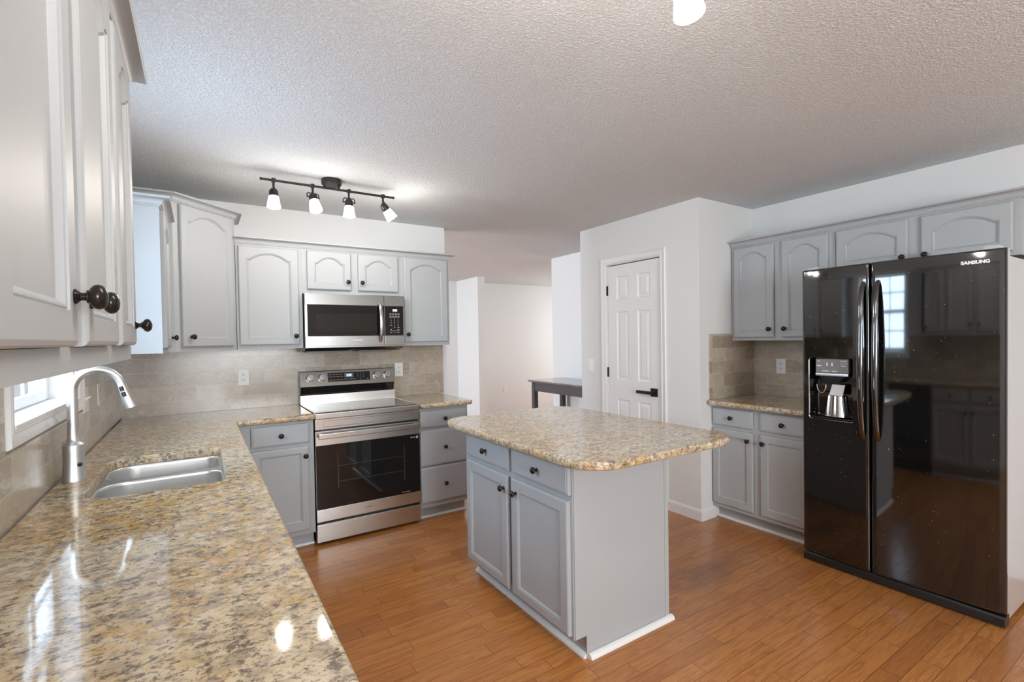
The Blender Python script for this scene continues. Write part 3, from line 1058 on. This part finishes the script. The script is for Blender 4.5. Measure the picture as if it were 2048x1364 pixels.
def plate(name, label, cat, loc, rz, kind='outlet', gang=1, group=None):
    t = thing(name, label, cat, loc, rz, group)
    w = 0.073 if gang == 1 else 0.118
    mb = MB(); mb.box(-w / 2, w / 2, -0.005, 0.0, -0.0595, 0.0595, 0.002)
    mb.obj('cover_plate', M['white_plastic'], t)
    for gx in ([0] if gang == 1 else [-0.024, 0.024]):
        if kind == 'outlet':
            for zc in (-0.0205, 0.0205):
                mb = MB(); mb.box(gx - 0.016, gx + 0.016, -0.0075, -0.005, zc - 0.0145, zc + 0.0145, 0.0015)
                rc = mb.obj('receptacle', M['white_plastic'], t)
                mb = MB()
                mb.box(gx - 0.0080, gx - 0.0050, -0.0080, -0.0070, zc - 0.0035, zc + 0.0065); mb.box(gx + 0.0050, gx + 0.0080, -0.0080, -0.0070, zc - 0.0035, zc + 0.0065)
                mb.lathe([(0.0028, 0), (0.0028, 0.0010)], (gx, -0.0070, zc - 0.0085), (0, -1, 0), 10)
                mb.obj('slots', M['slot'], rc)
        else:
            mb = MB(); mb.box(gx - 0.005, gx + 0.005, -0.0065, -0.005, -0.012, 0.012)
            mb.loft([[(gx + a, -0.005, b) for a, b in ((-0.004, -0.003), (0.004, -0.003), (0.004, 0.009), (-0.004, 0.009))],
                     [(gx + a, -0.018, b) for a, b in ((-0.003, 0.006), (0.003, 0.006), (0.003, 0.013), (-0.003, 0.013))]])
            mb.obj('toggle', M['white_plastic'], t)
    return t


plate('wall_outlet', 'white duplex outlet on the back tiles left of the range', 'outlet', (0.730, YB - TX, 1.150), 0)
plate('wall_outlet', 'white duplex outlet on the back tiles right of the range', 'outlet', (1.932, YB - TX, 1.150), 0)
plate('wall_outlet', 'white duplex outlet on the alcove tiles left of the refrigerator', 'outlet', (XR - TX, 2.067, 1.155), R90)
plate('wall_outlet', 'white outlet low on the far hallway wall', 'outlet', (5.36, 7.855, 0.44), 0)
plate('light_switch', 'white double toggle switch plate on the left tiles behind the faucet', 'light switch', (TX, 2.93, 1.160), L90, 'switch', 2)
plate('wall_outlet', 'white outlet on the left tiles nearest the back corner', 'outlet', (TX, 3.275, 1.152), L90)
plate('light_switch', 'white toggle switch beside the pantry door', 'light switch', (PX, 3.498, 1.140), R90, 'switch')

# ------------------------------------------------------------------ range
t = thing('range', 'stainless electric range with black oven door on the back wall', 'range', (1.1105, 3.503, 0))
RW = 0.755
mb = MB()
mb.box(0.004, RW - 0.004, 0.022, 0.62, 0.022, 0.895)
mb.obj('range_body', M['black'], t, smooth=0)
for fx_ in (0.045, RW - 0.045):
    for fy in (0.06, 0.55):
        mb = MB(); mb.lathe([(0.018, 0), (0.018, 0.006), (0.010, 0.008), (0.010, 0.022)], (fx_, fy, 0), seg=14); mb.obj('foot', M['black'], t)
mb = MB(); mb.box(0.0, RW, 0.0, 0.022, 0.022, 0.145, 0.003)
mb.box(0.03, RW * 0.30, -0.001, 0.01, 0.143, 0.1475)
mb.obj('storage_drawer', M['steel'], t)
mb = MB(); mb.box(0.0, RW, 0.0, 0.022, 0.163, 0.248, 0.002); mb.box(0.0, RW, 0.0, 0.022, 0.690, 0.788, 0.002)
mb.box(0.0, RW, 0.006, 0.022, 0.248, 0.690)
od = mb.obj('oven_door', M['steel'], t)
mb = MB(); mb.box(0.001, RW - 0.001, 0.001, 0.006, 0.2485, 0.6895, 0.001)
og = mb.obj('oven_glass', M['black_glass'], od)
mb = MB()
mb.box(0.145, 0.148, 0.0002, 0.0014, 0.375, 0.62); mb.box(0.628, 0.632, 0.0002, 0.0014, 0.355, 0.618)
for zz in (0.535, 0.425):
    mb.box(0.148, 0.628, 0.0004, 0.0014, zz, zz + 0.0022)
mb.obj('oven_rack', M['rack'], od)
mb = MB()
mb.mi = 0
text_mesh(mb, 'Air Fry', 0.014, front(RW - 0.055, 0.0006, 0.668), 1.0, 0.0004)
mb.box(RW - 0.030, RW - 0.014, 0.0002, 0.001, 0.658, 0.676)
mb.obj('door_badge', M['lettering_dim'], od)
mb = MB(); text_mesh(mb, 'True Convection', 0.010, front(RW - 0.115, 0.0006, 0.262))
mb.obj('door_lettering', M['lettering_dim'], od)
mb = MB(); text_mesh(mb, 'SAMSUNG', 0.016, front(RW / 2, -0.0003, 0.205), 1.2, 0.0003)
mb.obj('maker_lettering', M['steel_dark'], od)
mb = MB()
for hx_ in (0.035, RW - 0.035):
    mb.box(hx_ - 0.014, hx_ + 0.014, -0.040, 0.0, 0.748, 0.772, 0.003)
mb.box(0.012, RW - 0.012, -0.052, -0.036, 0.742, 0.778, 0.005, 3)
mb.obj('oven_handle', M['steel'], od)
# front fascia above the door, with the long inset
mb = MB()
out = [(0.0, 0.802), (RW, 0.802), (RW, 0.872), (0.0, 0.872)]
ins = [(0.055, 0.815), (RW - 0.045, 0.815), (RW - 0.045, 0.860), (0.055, 0.860)]
ov = [mb.bm.verts.new((a, 0.0, b)) for a, b in out]; iv = [mb.bm.verts.new((a, 0.0, b)) for a, b in ins]
mb.fill([ov, iv])
iv2 = [mb.bm.verts.new((a, 0.007, b)) for a, b in offset(ins, 0.003)]
mb.bridge(iv, iv2); mb.fill([iv2])
bv = [mb.bm.verts.new((a, 0.022, b)) for a, b in out]; mb.bridge(ov, bv); mb.face(bv)
mb.box(0.0, RW, -0.004, 0.030, 0.873, 0.912, 0.005, 3)
mb.obj('front_fascia', M['steel'], t, smooth=30)
mb = MB(); mb.box(0.004, RW - 0.004, 0.030, 0.545, 0.897, 0.9145, 0.002)
ck = mb.obj('cooktop', M['cook_glass'], t)
for cx, cy, rr in ((0.19, 0.17, 0.11), (0.56, 0.17, 0.085), (0.19, 0.40, 0.08), (0.56, 0.40, 0.105)):
    mb = MB()
    a = [mb.bm.verts.new((cx + rr * math.cos(2 * PI * i / 48), cy + rr * math.sin(2 * PI * i / 48), 0.9147)) for i in range(48)]
    b = [mb.bm.verts.new((cx + (rr - 0.0012) * math.cos(2 * PI * i / 48), cy + (rr - 0.0012) * math.sin(2 * PI * i / 48), 0.9147)) for i in range(48)]
    mb.bridge(a, b)
    mb.obj('burner_ring', M['lettering_dim'], ck, smooth=0)
for xa, xb in ((0.0, 0.005), (RW - 0.005, RW)):
    mb = MB(); mb.box(xa, xb, 0.030, 0.545, 0.897, 0.9165); mb.obj('side_trim', M['steel'], ck)
# backguard
mb = MB()
mb.loft([[(x, y, z) for y, z in ((0.545, 0.905), (0.548, 0.985), (0.600, 0.990), (0.622, 0.990), (0.622, 0.905))] for x in (0.0, RW)])
bgd = mb.obj('backguard', M['steel'], t, smooth=20)
mb = MB(); mb.loft([[(x, y, z) for y, z in ((0.566, 0.9902), (0.560, 1.012), (0.548, 1.056), (0.622, 1.056), (0.622, 0.9902))] for x in (0.003, RW - 0.003)])
mb.obj('vent_band', M['gloss_black'], bgd, smooth=0)
TA = math.atan2(0.030, 0.117)


def bgp(u, v, off=0.0):
    """point on the tilted control face: u across, v up the slope, off outwards"""
    return Vector((u, 0.535 + v * math.sin(TA) - off * math.cos(TA), 1.054 + v * math.cos(TA) + off * math.sin(TA)))


mb = MB(); mb.loft([[(x, y, z) for y, z in ((0.535, 1.054), (0.565, 1.168), (0.570, 1.1725), (0.622, 1.1725), (0.622, 1.054))] for x in (0.0, RW)])
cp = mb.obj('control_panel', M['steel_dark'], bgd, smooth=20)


def bg_rect(mb, u0, u1, v0, v1, off):
    p = [bgp(u0, v0, off), bgp(u1, v0, off), bgp(u1, v1, off), bgp(u0, v1, off)]
    q = [bgp(u0, v0, 0), bgp(u1, v0, 0), bgp(u1, v1, 0), bgp(u0, v1, 0)]
    mb.loft([q, p])


RT = Matrix.Rotation(PI / 2 - TA, 4, 'X')


def bgt(u, v, off=0.0014):
    return Matrix.Translation(bgp(u, v, off)) @ RT


cp2 = cp
mb = MB(); bg_rect(mb, 0.208, 0.545, 0.030, 0.103, 0.0010); mb.obj('touch_panel', M['black_glass'], bgd, smooth=0)
mb = MB(); bg_rect(mb, 0.338, 0.408, 0.060, 0.094, 0.0013); mb.obj('clock_backing', M['display_glow'], bgd, smooth=0)
mb = MB(); text_mesh(mb, '3:25', 0.024, bgt(0.374, 0.077, 0.0018), 1.0, 0.0004); mb.obj('clock_digits', M['display'], bgd, smooth=0)
mb = MB()
for i, (wd, u, v) in enumerate((('Bake', 0.226, 0.088), ('Broil', 0.252, 0.088), ('Roast', 0.280, 0.088), ('Warm', 0.308, 0.088), ('Air Fry', 0.228, 0.070), ('Conv', 0.256, 0.070),
                                ('Pizza', 0.284, 0.070), ('Proof', 0.312, 0.070), ('Light', 0.228, 0.043), ('Lock', 0.254, 0.043), ('Clean', 0.284, 0.043), ('Timer', 0.312, 0.043),
                                ('Cook', 0.340, 0.045), ('Set', 0.366, 0.045), ('Clock', 0.390, 0.045), ('Start', 0.416, 0.045))):
    text_mesh(mb, wd, 0.0095, bgt(u, v))
mb.obj('touch_lettering', M['lettering_dim'], bgd, smooth=0)
mb = MB(); text_mesh(mb, 'OK', 0.010, bgt(0.523, 0.043)); mb.obj('confirm_lettering', M['lettering_dim'], bgd, smooth=0)
mb = MB()
for i, ch in enumerate('123456789'):
    text_mesh(mb, ch, 0.011, bgt(0.445 + 0.022 * (i % 3), 0.090 - 0.017 * (i // 3)))
text_mesh(mb, '0', 0.011, bgt(0.467, 0.040))
mb.obj('number_lettering', M['lettering_dim'], bgd, smooth=0)
nrm = Vector((0, -math.cos(TA), math.sin(TA)))
for u in (0.072, 0.164, 0.600, 0.690):
    mb = MB()
    mb.lathe([(0.0, 0.0), (0.0290, 0.0), (0.0285, 0.004), (0.0255, 0.006), (0.0250, 0.022), (0.0235, 0.026), (0.0, 0.027)], bgp(u, 0.067, 0.0005), nrm, 28)
    kb = mb.obj('control_knob', M['chrome'], bgd)
    mb = MB()
    p0 = bgp(u, 0.067, 0.0275)
    dv = (bgp(0, 1, 0) - bgp(0, 0, 0)).normalized()
    mb.tube([p0 - dv * 0.020, p0 + dv * 0.022], 0.0022, 8)
    mb.obj('knob_pointer', M['steel_dark'], kb)

# ------------------------------------------------------------------ microwave
t = thing('microwave', 'stainless over-the-range microwave under the short cabinet', 'microwave', (1.1025, 3.738, 1.362))
MW, MHt = 0.748, 0.3975
mb = MB()
mb.loft([[(x, y, z) for y, z in ((0.030, MHt), (0.030, 0.0), (0.060, -0.020), (0.36, -0.034), (YB - 3.738 - 0.0105, -0.034), (YB - 3.738 - 0.0105, 0.04), (0.0725, 0.04), (0.0725, MHt))] for x in (0.004, MW - 0.004)])
mb.mi = 0
mb.box(0.004, MW - 0.004, 0.0725, YB - 3.738 - 0.011, 0.04, MHt)
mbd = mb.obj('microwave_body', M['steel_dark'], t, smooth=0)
mb = MB(); mb.box(0.02, 0.345, 0.075, 0.27, -0.0335, -0.026); mb.box(0.40, 0.73, 0.075, 0.27, -0.0335, -0.026); mb.obj('grease_filter', M['rack'], mbd)
mb = MB()
mb.box(0.0, MW, 0.0, 0.030, 0.316, MHt, 0.003)
mb.box(0.0, 0.5835, 0.0, 0.030, 0.010, 0.085, 0.002); mb.box(0.5865, MW, 0.0, 0.030, 0.010, 0.085, 0.002)
mb.box(0.0, 0.016, 0.0, 0.030, 0.085, 0.316); mb.box(0.737, MW, 0.0, 0.030, 0.085, 0.316)
mb.box(0.016, 0.737, 0.004, 0.030, 0.085, 0.316)
mb.box(0.0, MW, 0.004, 0.034, 0.0, 0.010)
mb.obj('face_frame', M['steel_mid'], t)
mb = MB(); mb.box(0.0165, 0.583, 0.0005, 0.004, 0.0855, 0.3155, 0.001)
dg_ = mb.obj('door_glass', M['black_glass'], t)
mb = MB(); mb.box(0.078, 0.518, 0.0000, 0.0006, 0.115, 0.252); mb.obj('door_window', mat('dark_mesh_window', (0.016, 0.015, 0.013), 0.08, spec=0.4), dg_, smooth=0)
mb = MB(); mb.box(0.5865, 0.7365, 0.0005, 0.004, 0.0855, 0.3155, 0.001); kp = mb.obj('keypad', M['black_glass'], t)
mb = MB(); mb.box(0.648, 0.690, 0.0000, 0.0006, 0.272, 0.294); mb.obj('clock_backing', M['display_glow'], kp, smooth=0)
mb = MB(); text_mesh(mb, '3:25', 0.021, front(0.669, -0.0004, 0.283), 1.0, 0.0005); mb.obj('clock_digits', M['display'], kp, smooth=0)
mb = MB()
for z in (0.258, 0.228, 0.120):
    mb.box(0.624, 0.706, 0.0001, 0.0006, z, z + 0.0012)
for i, wd in enumerate(('Pop', 'Bev', 'Def', 'Soft', 'Rehe', 'Cook', 'Melt', 'Auto')):
    text_mesh(mb, wd, 0.0085, front(0.632 + 0.022 * (i % 4), 0.0002, 0.250 - 0.014 * (i // 4)))
for i, ch in enumerate('123456789'):
    text_mesh(mb, ch, 0.011, front(0.636 + 0.029 * (i % 3), 0.0002, 0.216 - 0.0165 * (i // 3)))
for wd, x, z in (('Pow', 0.636, 0.166), ('0', 0.665, 0.166), ('Kit', 0.694, 0.166), ('My', 0.665, 0.150), ('+30s', 0.694, 0.148), ('Off', 0.636, 0.131), ('Start', 0.694, 0.131),
                 ('Vent', 0.636, 0.108), ('Hi', 0.665, 0.108), ('Light', 0.694, 0.108)):
    text_mesh(mb, wd, 0.0085, front(x, 0.0002, z))
mb.obj('keypad_lettering', M['lettering'], kp, smooth=0)
mb = MB(); text_mesh(mb, 'SAMSUNG', 0.013, front(0.375, -0.0004, 0.052), 1.25, 0.0003); mb.obj('maker_lettering', M['lettering'], t, smooth=0)
mb = MB()
pts = []
for k in range(15):
    u = k / 14
    pts.append((0.548, 0.0 - 0.042 * math.sin(PI * u) ** 0.55, 0.040 + 0.298 * u))
mb.tube(pts, 0.0135, 12, flat=0.55, ref=(1, 0, 0))
mb.obj('door_handle', M['steel'], t, smooth=40)
mb = MB(); mb.box(0.58, 0.5835, 0.0, 0.001, 0.010, MHt - 0.002); mb.obj('door_gap', M['black'], t, smooth=0)

# ------------------------------------------------------------------ refrigerator (front looks along -x)
FY = 1.552
t = thing('refrigerator', 'glossy black side-by-side refrigerator with ice dispenser', 'refrigerator', (3.600, FY, 0), R90)
FW = 0.906
mb = MB()
mb.box(0.004, FW - 0.004, 0.078, 0.720, 0.030, 1.762, 0.004)
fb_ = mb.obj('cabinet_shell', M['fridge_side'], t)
for fx_ in (0.06, FW - 0.06):
    for fy in (0.13, 0.66):
        mb = MB(); mb.lathe([(0.02, 0), (0.02, 0.03)], (fx_, fy, 0.0), seg=12); mb.obj('foot', M['black'], t)
mb = MB(); mb.box(0.012, FW - 0.012, 0.070, 0.078, 0.075, 1.75); mb.obj('door_gasket', M['gasket'], t, smooth=0)
mb = MB()
mb.loft([[(x, y, z) for y, z in ((0.012, 0.008), (0.004, 0.016), (0.004, 0.050), (0.010, 0.058), (0.078, 0.058), (0.078, 0.008))] for x in (0.004, FW - 0.004)])
mb.obj('base_grille', M['black'], t, smooth=0)


def fcurve(x):
    """one shallow bow across both doors, fullest where they meet"""
    return -0.014 + (x - 0.370) ** 2 / 8.5


def fridge_door(x0, x1, z0, z1, cut=None, sag=0.010):
    """convex door; cut=(xa,xb,za,zb) leaves an opening"""
    mb = MB()
    xc, hw = (x0 + x1) / 2, (x1 - x0) / 2

    def yf(x):
        u = (x - xc) / hw
        y = fcurve(x)
        e = 1 - abs(u)
        rr = 0.012 / hw
        if e < rr:
            y += 0.012 * (1 - math.sqrt(max(0, 1 - ((rr - e) / rr) ** 2)))
        return y
    xs = sorted({round(xc + hw * math.sin(PI / 2 * (k / 14 - 1)), 5) for k in range(29)} | ({cut[0], cut[1]} if cut else set()))
    zs = [z0, z0 + 0.004, z0 + 0.012] + [z0 + 0.012 + (z1 - z0 - 0.024) * k / 20 for k in range(1, 20)] + [z1 - 0.012, z1 - 0.004, z1]
    if cut:
        zs = sorted([z for z in zs if min(abs(z - cut[2]), abs(z - cut[3])) > 0.01] + [cut[2], cut[3]])
    grid = {}
    for i, x in enumerate(xs):
        for j, z in enumerate(zs):
            ez = max(0, 0.012 - min(z - z0, z1 - z)) / 0.012
            grid[i, j] = mb.bm.verts.new((x, yf(x) + 0.008 * (1 - math.sqrt(max(0, 1 - ez * ez))), z))
    for i in range(len(xs) - 1):
        for j in range(len(zs) - 1):
            if cut and xs[i] >= cut[0] - 1e-6 and xs[i + 1] <= cut[1] + 1e-6 and zs[j] >= cut[2] - 1e-6 and zs[j + 1] <= cut[3] + 1e-6:
                continue
            mb.face([grid[i, j], grid[i + 1, j], grid[i + 1, j + 1], grid[i, j + 1]])
    n, m_ = len(xs), len(zs)
    loop = [grid[i, 0] for i in range(n)] + [grid[n - 1, j] for j in range(1, m_)] + [grid[i, m_ - 1] for i in range(n - 2, -1, -1)] + [grid[0, j] for j in range(m_ - 2, 0, -1)]
    mid = [mb.bm.verts.new((v.co.x, 0.040, v.co.z)) for v in loop]
    back = [mb.bm.verts.new((v.co.x, 0.070, v.co.z)) for v in loop]
    mb.bridge(loop, mid)
    mb.mi = 1
    mb.bridge(mid, back)
    mb.face(back)
    return mb


CUT = (0.045, 0.284, 0.893, 1.262)
fd1 = fridge_door(0.002, 0.3655, 0.066, 1.796, CUT).obj('freezer_door', [M['gloss_black'], M['fridge_side']], t, smooth=30)
fd2 = fridge_door(0.3745, FW - 0.002, 0.066, 1.796).obj('refrigerator_door', [M['gloss_black'], M['fridge_side']], t, smooth=30)
mb = MB(); text_mesh(mb, 'SAMSUNG', 0.0215, Matrix.Translation((0.798, fcurve(0.798) - 0.0008, 1.739)) @ Matrix.Rotation(math.atan(2 * 0.428 / 8.5), 4, 'Z') @ Matrix.Rotation(PI / 2, 4, 'X'), 1.04, 0.0012, 0.0010)
lg = mb.obj('maker_lettering', M['lettering'], fd2, smooth=0)
# dispenser
mb = MB()
ol = round_poly([(CUT[0] - 0.004, CUT[2] - 0.004), (CUT[1] + 0.004, CUT[2] - 0.004), (CUT[1] + 0.004, CUT[3] + 0.004), (CUT[0] - 0.004, CUT[3] + 0.004)], 0.020, 6)
pr = [(0.0, 0.006), (0.0, -0.001), (0.002, -0.003), (0.005, -0.001), (0.006, 0.004)]
rings = [[(a, y, b) for a, b in offset(ol, d)] for d, y in pr]
mb.loft(rings, False, False)
mb.obj('dispenser_bezel', M['chrome'], fd1, smooth=50)
mb = MB()
il = offset(ol, 0.006)
rings = [[(a, y, b) for a, b in offset(il, d)] for d, y in ((0.0, 0.004), (0.004, 0.03), (0.012, 0.060), (0.022, 0.068))]
vr = mb.loft(rings, False, False); mb.fill([vr[-1]])
dh = mb.obj('dispenser_housing', M['gloss_black'], fd1, smooth=50)
mb = MB(); mb.box(0.080, 0.256, 0.004, 0.030, 1.172, 1.256, 0.002); mb.obj('dispenser_display', M['panel_grey'], dh)
mb = MB(); mb.box(0.079, 0.257, 0.000, 0.032, 1.154, 1.171, 0.003); mb.obj('display_sill', M['steel'], dh)
mb = MB()
for wd, x, z in (('Ice', 0.097, 1.243), ('Water', 0.098, 1.215), ('Freezer', 0.232, 1.244), ('Fridge', 0.232, 1.215), ('Crushed', 0.135, 1.184), ('Cubed', 0.182, 1.184)):
    text_mesh(mb, wd, 0.0105, front(x, 0.0034, z), 1.0, 0.0003)
for x in (0.143, 0.170):
    mb.box(x - 0.003, x + 0.003, 0.0032, 0.0042, 1.215, 1.233)
mb.box(0.213, 0.250, 0.0034, 0.0042, 1.229, 1.2302)
mb.obj('display_lettering', M['lettering'], dh, smooth=0)
mb = MB()
mb.loft([[(0.105, y, 1.154) for y in (0.006,)] + [(0.232, 0.006, 1.154), (0.232, 0.060, 1.154), (0.105, 0.060, 1.154)],
         [(0.150, 0.012, 1.118), (0.200, 0.012, 1.118), (0.200, 0.060, 1.118), (0.150, 0.060, 1.118)]])
mb.obj('ice_chute', M['black'], dh, smooth=20)
mb = MB()
mb.loft([[(0.163, 0.022, 1.104), (0.230, 0.022, 1.104), (0.230, 0.030, 1.104), (0.163, 0.030, 1.104)],
         [(0.150, 0.010, 1.040), (0.222, 0.010, 1.040), (0.222, 0.018, 1.040), (0.150, 0.018, 1.040)]])
mb.obj('ice_paddle', mat('grey_paddle', (0.55, 0.55, 0.53), 0.25), dh, smooth=20)
mb = MB()
pts = [(0.074 + 0.026 * (1 - math.cos(PI * k / 12)), 0.030, 1.10 - 0.052 * math.sin(PI * k / 12)) for k in range(13)]
mb.tube(pts, 0.0035, 8)
mb.obj('water_guide', M['chrome'], dh)
mb = MB()
rings = []
for z, rr in ((1.035, 0.050), (0.985, 0.056), (0.930, 0.064), (0.912, 0.066)):
    rings.append([(0.172 + rr * math.cos(PI + PI * k / 16), 0.062 + 0.75 * rr * math.sin(PI + PI * k / 16), z) for k in range(17)])
mb.loft(rings, False, False, closed=False)
mb.obj('drip_guard', M['chrome'], dh, smooth=60)
mb = MB(); mb.box(CUT[0] + 0.012, CUT[1] - 0.012, 0.006, 0.058, 0.897, 0.905, 0.002); mb.obj('drip_tray', M['gloss_black'], dh)
# handles
for xh, par in ((0.338, fd1), (0.408, fd2)):
    mb = MB()
    pts, rad = [], []
    for k in range(25):
        u = k / 24
        s_ = math.sin(PI * u)
        pts.append((xh, -0.004 - 0.060 * s_ ** 0.45 if 0 < u < 1 else -0.002, 0.803 + 0.897 * u))
        rad.append(0.0125 + 0.0035 * s_)
    mb.tube(pts, rad, 16, flat=0.62, ref=(1, 0, 0))
    h_ = mb.obj('door_handle', M['chrome'] if False else mat('black_chrome', (0.16, 0.16, 0.16), 0.09, metal=1.0), par, smooth=50)
for xa in (0.03, FW - 0.085):
    mb = MB(); mb.loft([[(x, y, z) for y, z in ((0.030, 1.797), (0.030, 1.812), (0.110, 1.812), (0.150, 1.785), (0.150, 1.763), (0.080, 1.763), (0.076, 1.797))] for x in (xa, xa + 0.055)])
    mb.obj('hinge_cover', M['fridge_side'], t, smooth=20)

# ------------------------------------------------------------------ hall table
t = thing('table', 'tall dark wood table with stone top against the hallway wall', 'table', (3.805, 3.74, 0))
TW, TL, TH = XH - 0.016 - 3.805, 1.10, 0.90
mb = MB()
tp = round_poly([(0, 0), (TW, 0), (TW, TL), (0, TL)], 0.006, 3)
pr = [(0.004, TH), (0.0, TH - 0.004), (0.0, TH - 0.016), (0.004, TH - 0.020)]
vr = mb.loft([[(x, y, z) for x, y in offset(tp, d)] for d, z in pr], True, True)
mb.obj('tabletop', M['dark_stone'], t)
mb = MB()
mb.box(0.040, 0.062, 0.05, TL - 0.05, TH - 0.130, TH - 0.020); mb.box(TW - 0.062, TW - 0.040, 0.05, TL - 0.05, TH - 0.130, TH - 0.020)
mb.box(0.062, TW - 0.062, 0.040, 0.062, TH - 0.130, TH - 0.020); mb.box(0.062, TW - 0.062, TL - 0.062, TL - 0.040, TH - 0.130, TH - 0.020)
mb.obj('apron', M['espresso'], t, smooth=0)
for lx in (0.034, TW - 0.034 - 0.055):
    for ly in (0.034, TL - 0.034 - 0.055):
        mb = MB(); mb.box(lx, lx + 0.055, ly, ly + 0.055, 0.0, TH - 0.0205, 0.002); mb.obj('leg', M['espresso'], t)

# ------------------------------------------------------------------ track lights


def track_light(label, y, xs, x0, x1, cx, tilts, power):
    zb = 2.387
    t = thing('track_light', label, 'ceiling light', (cx, y, CH))
    o = Vector((cx, y, CH))
    mb = MB(); mb.lathe([(0.0, 0.0), (0.062, 0.0), (0.062, -0.030), (0.058, -0.034), (0.0, -0.034)], (0, 0, -0.0005), seg=36)
    mb.obj('canopy', M['black_metal'], t, smooth=40)
    mb = MB()
    for dx in (-0.045, 0.045):
        mb.box(dx - 0.006, dx + 0.006, -0.006, 0.006, zb - CH + 0.003, -0.034)
    mb.tube([(x0 - cx, 0, zb - CH), (x1 - cx, 0, zb - CH)], 0.0075, 12)
    for xe in (x0, x1):
        mb.lathe([(0.0, -0.009), (0.007, -0.006), (0.010, 0.0), (0.007, 0.006), (0.0, 0.009)], (xe - cx, 0, zb - CH), (1, 0, 0), 14)
    mb.obj('track_bar', M['black_metal'], t, smooth=40)
    for x, (ax_, spin) in zip(xs, tilts):
        b = Vector((x - cx, 0, zb - CH))
        mb = MB()
        mb.box(b.x - 0.011, b.x + 0.011, -0.012, 0.012, b.z - 0.012, b.z + 0.012, 0.002)
        mb.lathe([(0.0065, 0.0), (0.0065, -0.045), (0.0, -0.047)], b, seg=12)
        p = b + Vector((0, 0, -0.046))
        a = Vector(ax_).normalized()           # direction the shade opens to
        w = Vector(spin).normalized()          # pivot axis of the yoke
        piv = p + Vector((0, 0, -0.014)) + a * 0.012
        # yoke
        q = [p + w * 0.010, p + w * 0.034 + Vector((0, 0, 0.0)), piv + w * 0.037, ]
        mb.tube([p - w * 0.0, p + w * 0.028, p + w * 0.036 + Vector((0, 0, -0.006)), piv + w * 0.036], 0.0034, 8)
        mb.tube([p + w * 0.0, p - w * 0.028, p - w * 0.036 + Vector((0, 0, -0.006)), piv - w * 0.036], 0.0034, 8)
        mb.tube([piv - w * 0.041, piv + w * 0.041], 0.0042, 10)
        mb.lathe([(0.0, -0.022), (0.018, -0.018), (0.0255, -0.004), (0.0265, 0.020), (0.0255, 0.030), (0.0, 0.030)], piv, a, 22)
        hd = mb.obj('lamp_holder', M['black_metal'], t, smooth=40)
        mb = MB()
        mb.lathe([(0.0, 0.026), (0.026, 0.026), (0.0285, 0.032), (0.0345, 0.068), (0.0390, 0.092), (0.0380, 0.094), (0.032, 0.072), (0.024, 0.045), (0.0, 0.040)], piv, a, 28)
        mb.obj('glass_shade', M['shade'], hd, smooth=50)
        l = bpy.data.lights.new('lamp_bulb', 'POINT')
        l.energy = power
        l.color = (1.0, 0.935, 0.86)
        l.shadow_soft_size = 0.035
        lo = bpy.data.objects.new('lamp_bulb', l)
        C.objects.link(lo)
        lo.parent = hd
        lo.location = piv + a * 0.112
    return t


dn = (0, 0, -1)
track_light('black four-lamp track light on the ceiling in front of the range', 3.245, [0.857, 1.080, 1.303, 1.530], 0.790, 1.603, 1.195,
            [((-0.02, -0.1, -1), (0, 1, 0)), ((0.12, -0.38, -1), (1, 0.2, 0)), ((0.0, 0.0, -1), (1, 0, 0)), ((0.62, 0.10, -0.75), (0, 1, 0))], 5.2)
track_light('black track light on the ceiling at the top edge, its end lamp showing', 0.806, [0.845, 1.068, 1.291, 1.514], 0.778, 1.591, 1.183,
            [((-0.1, -0.1, -1), (0, 1, 0)), ((0, 0.1, -1), (1, 0, 0)), ((-0.3, -0.15, -0.9), (1, 0, 0)), ((0.05, -0.14, -1), (0, 1, 0))], 5.2)
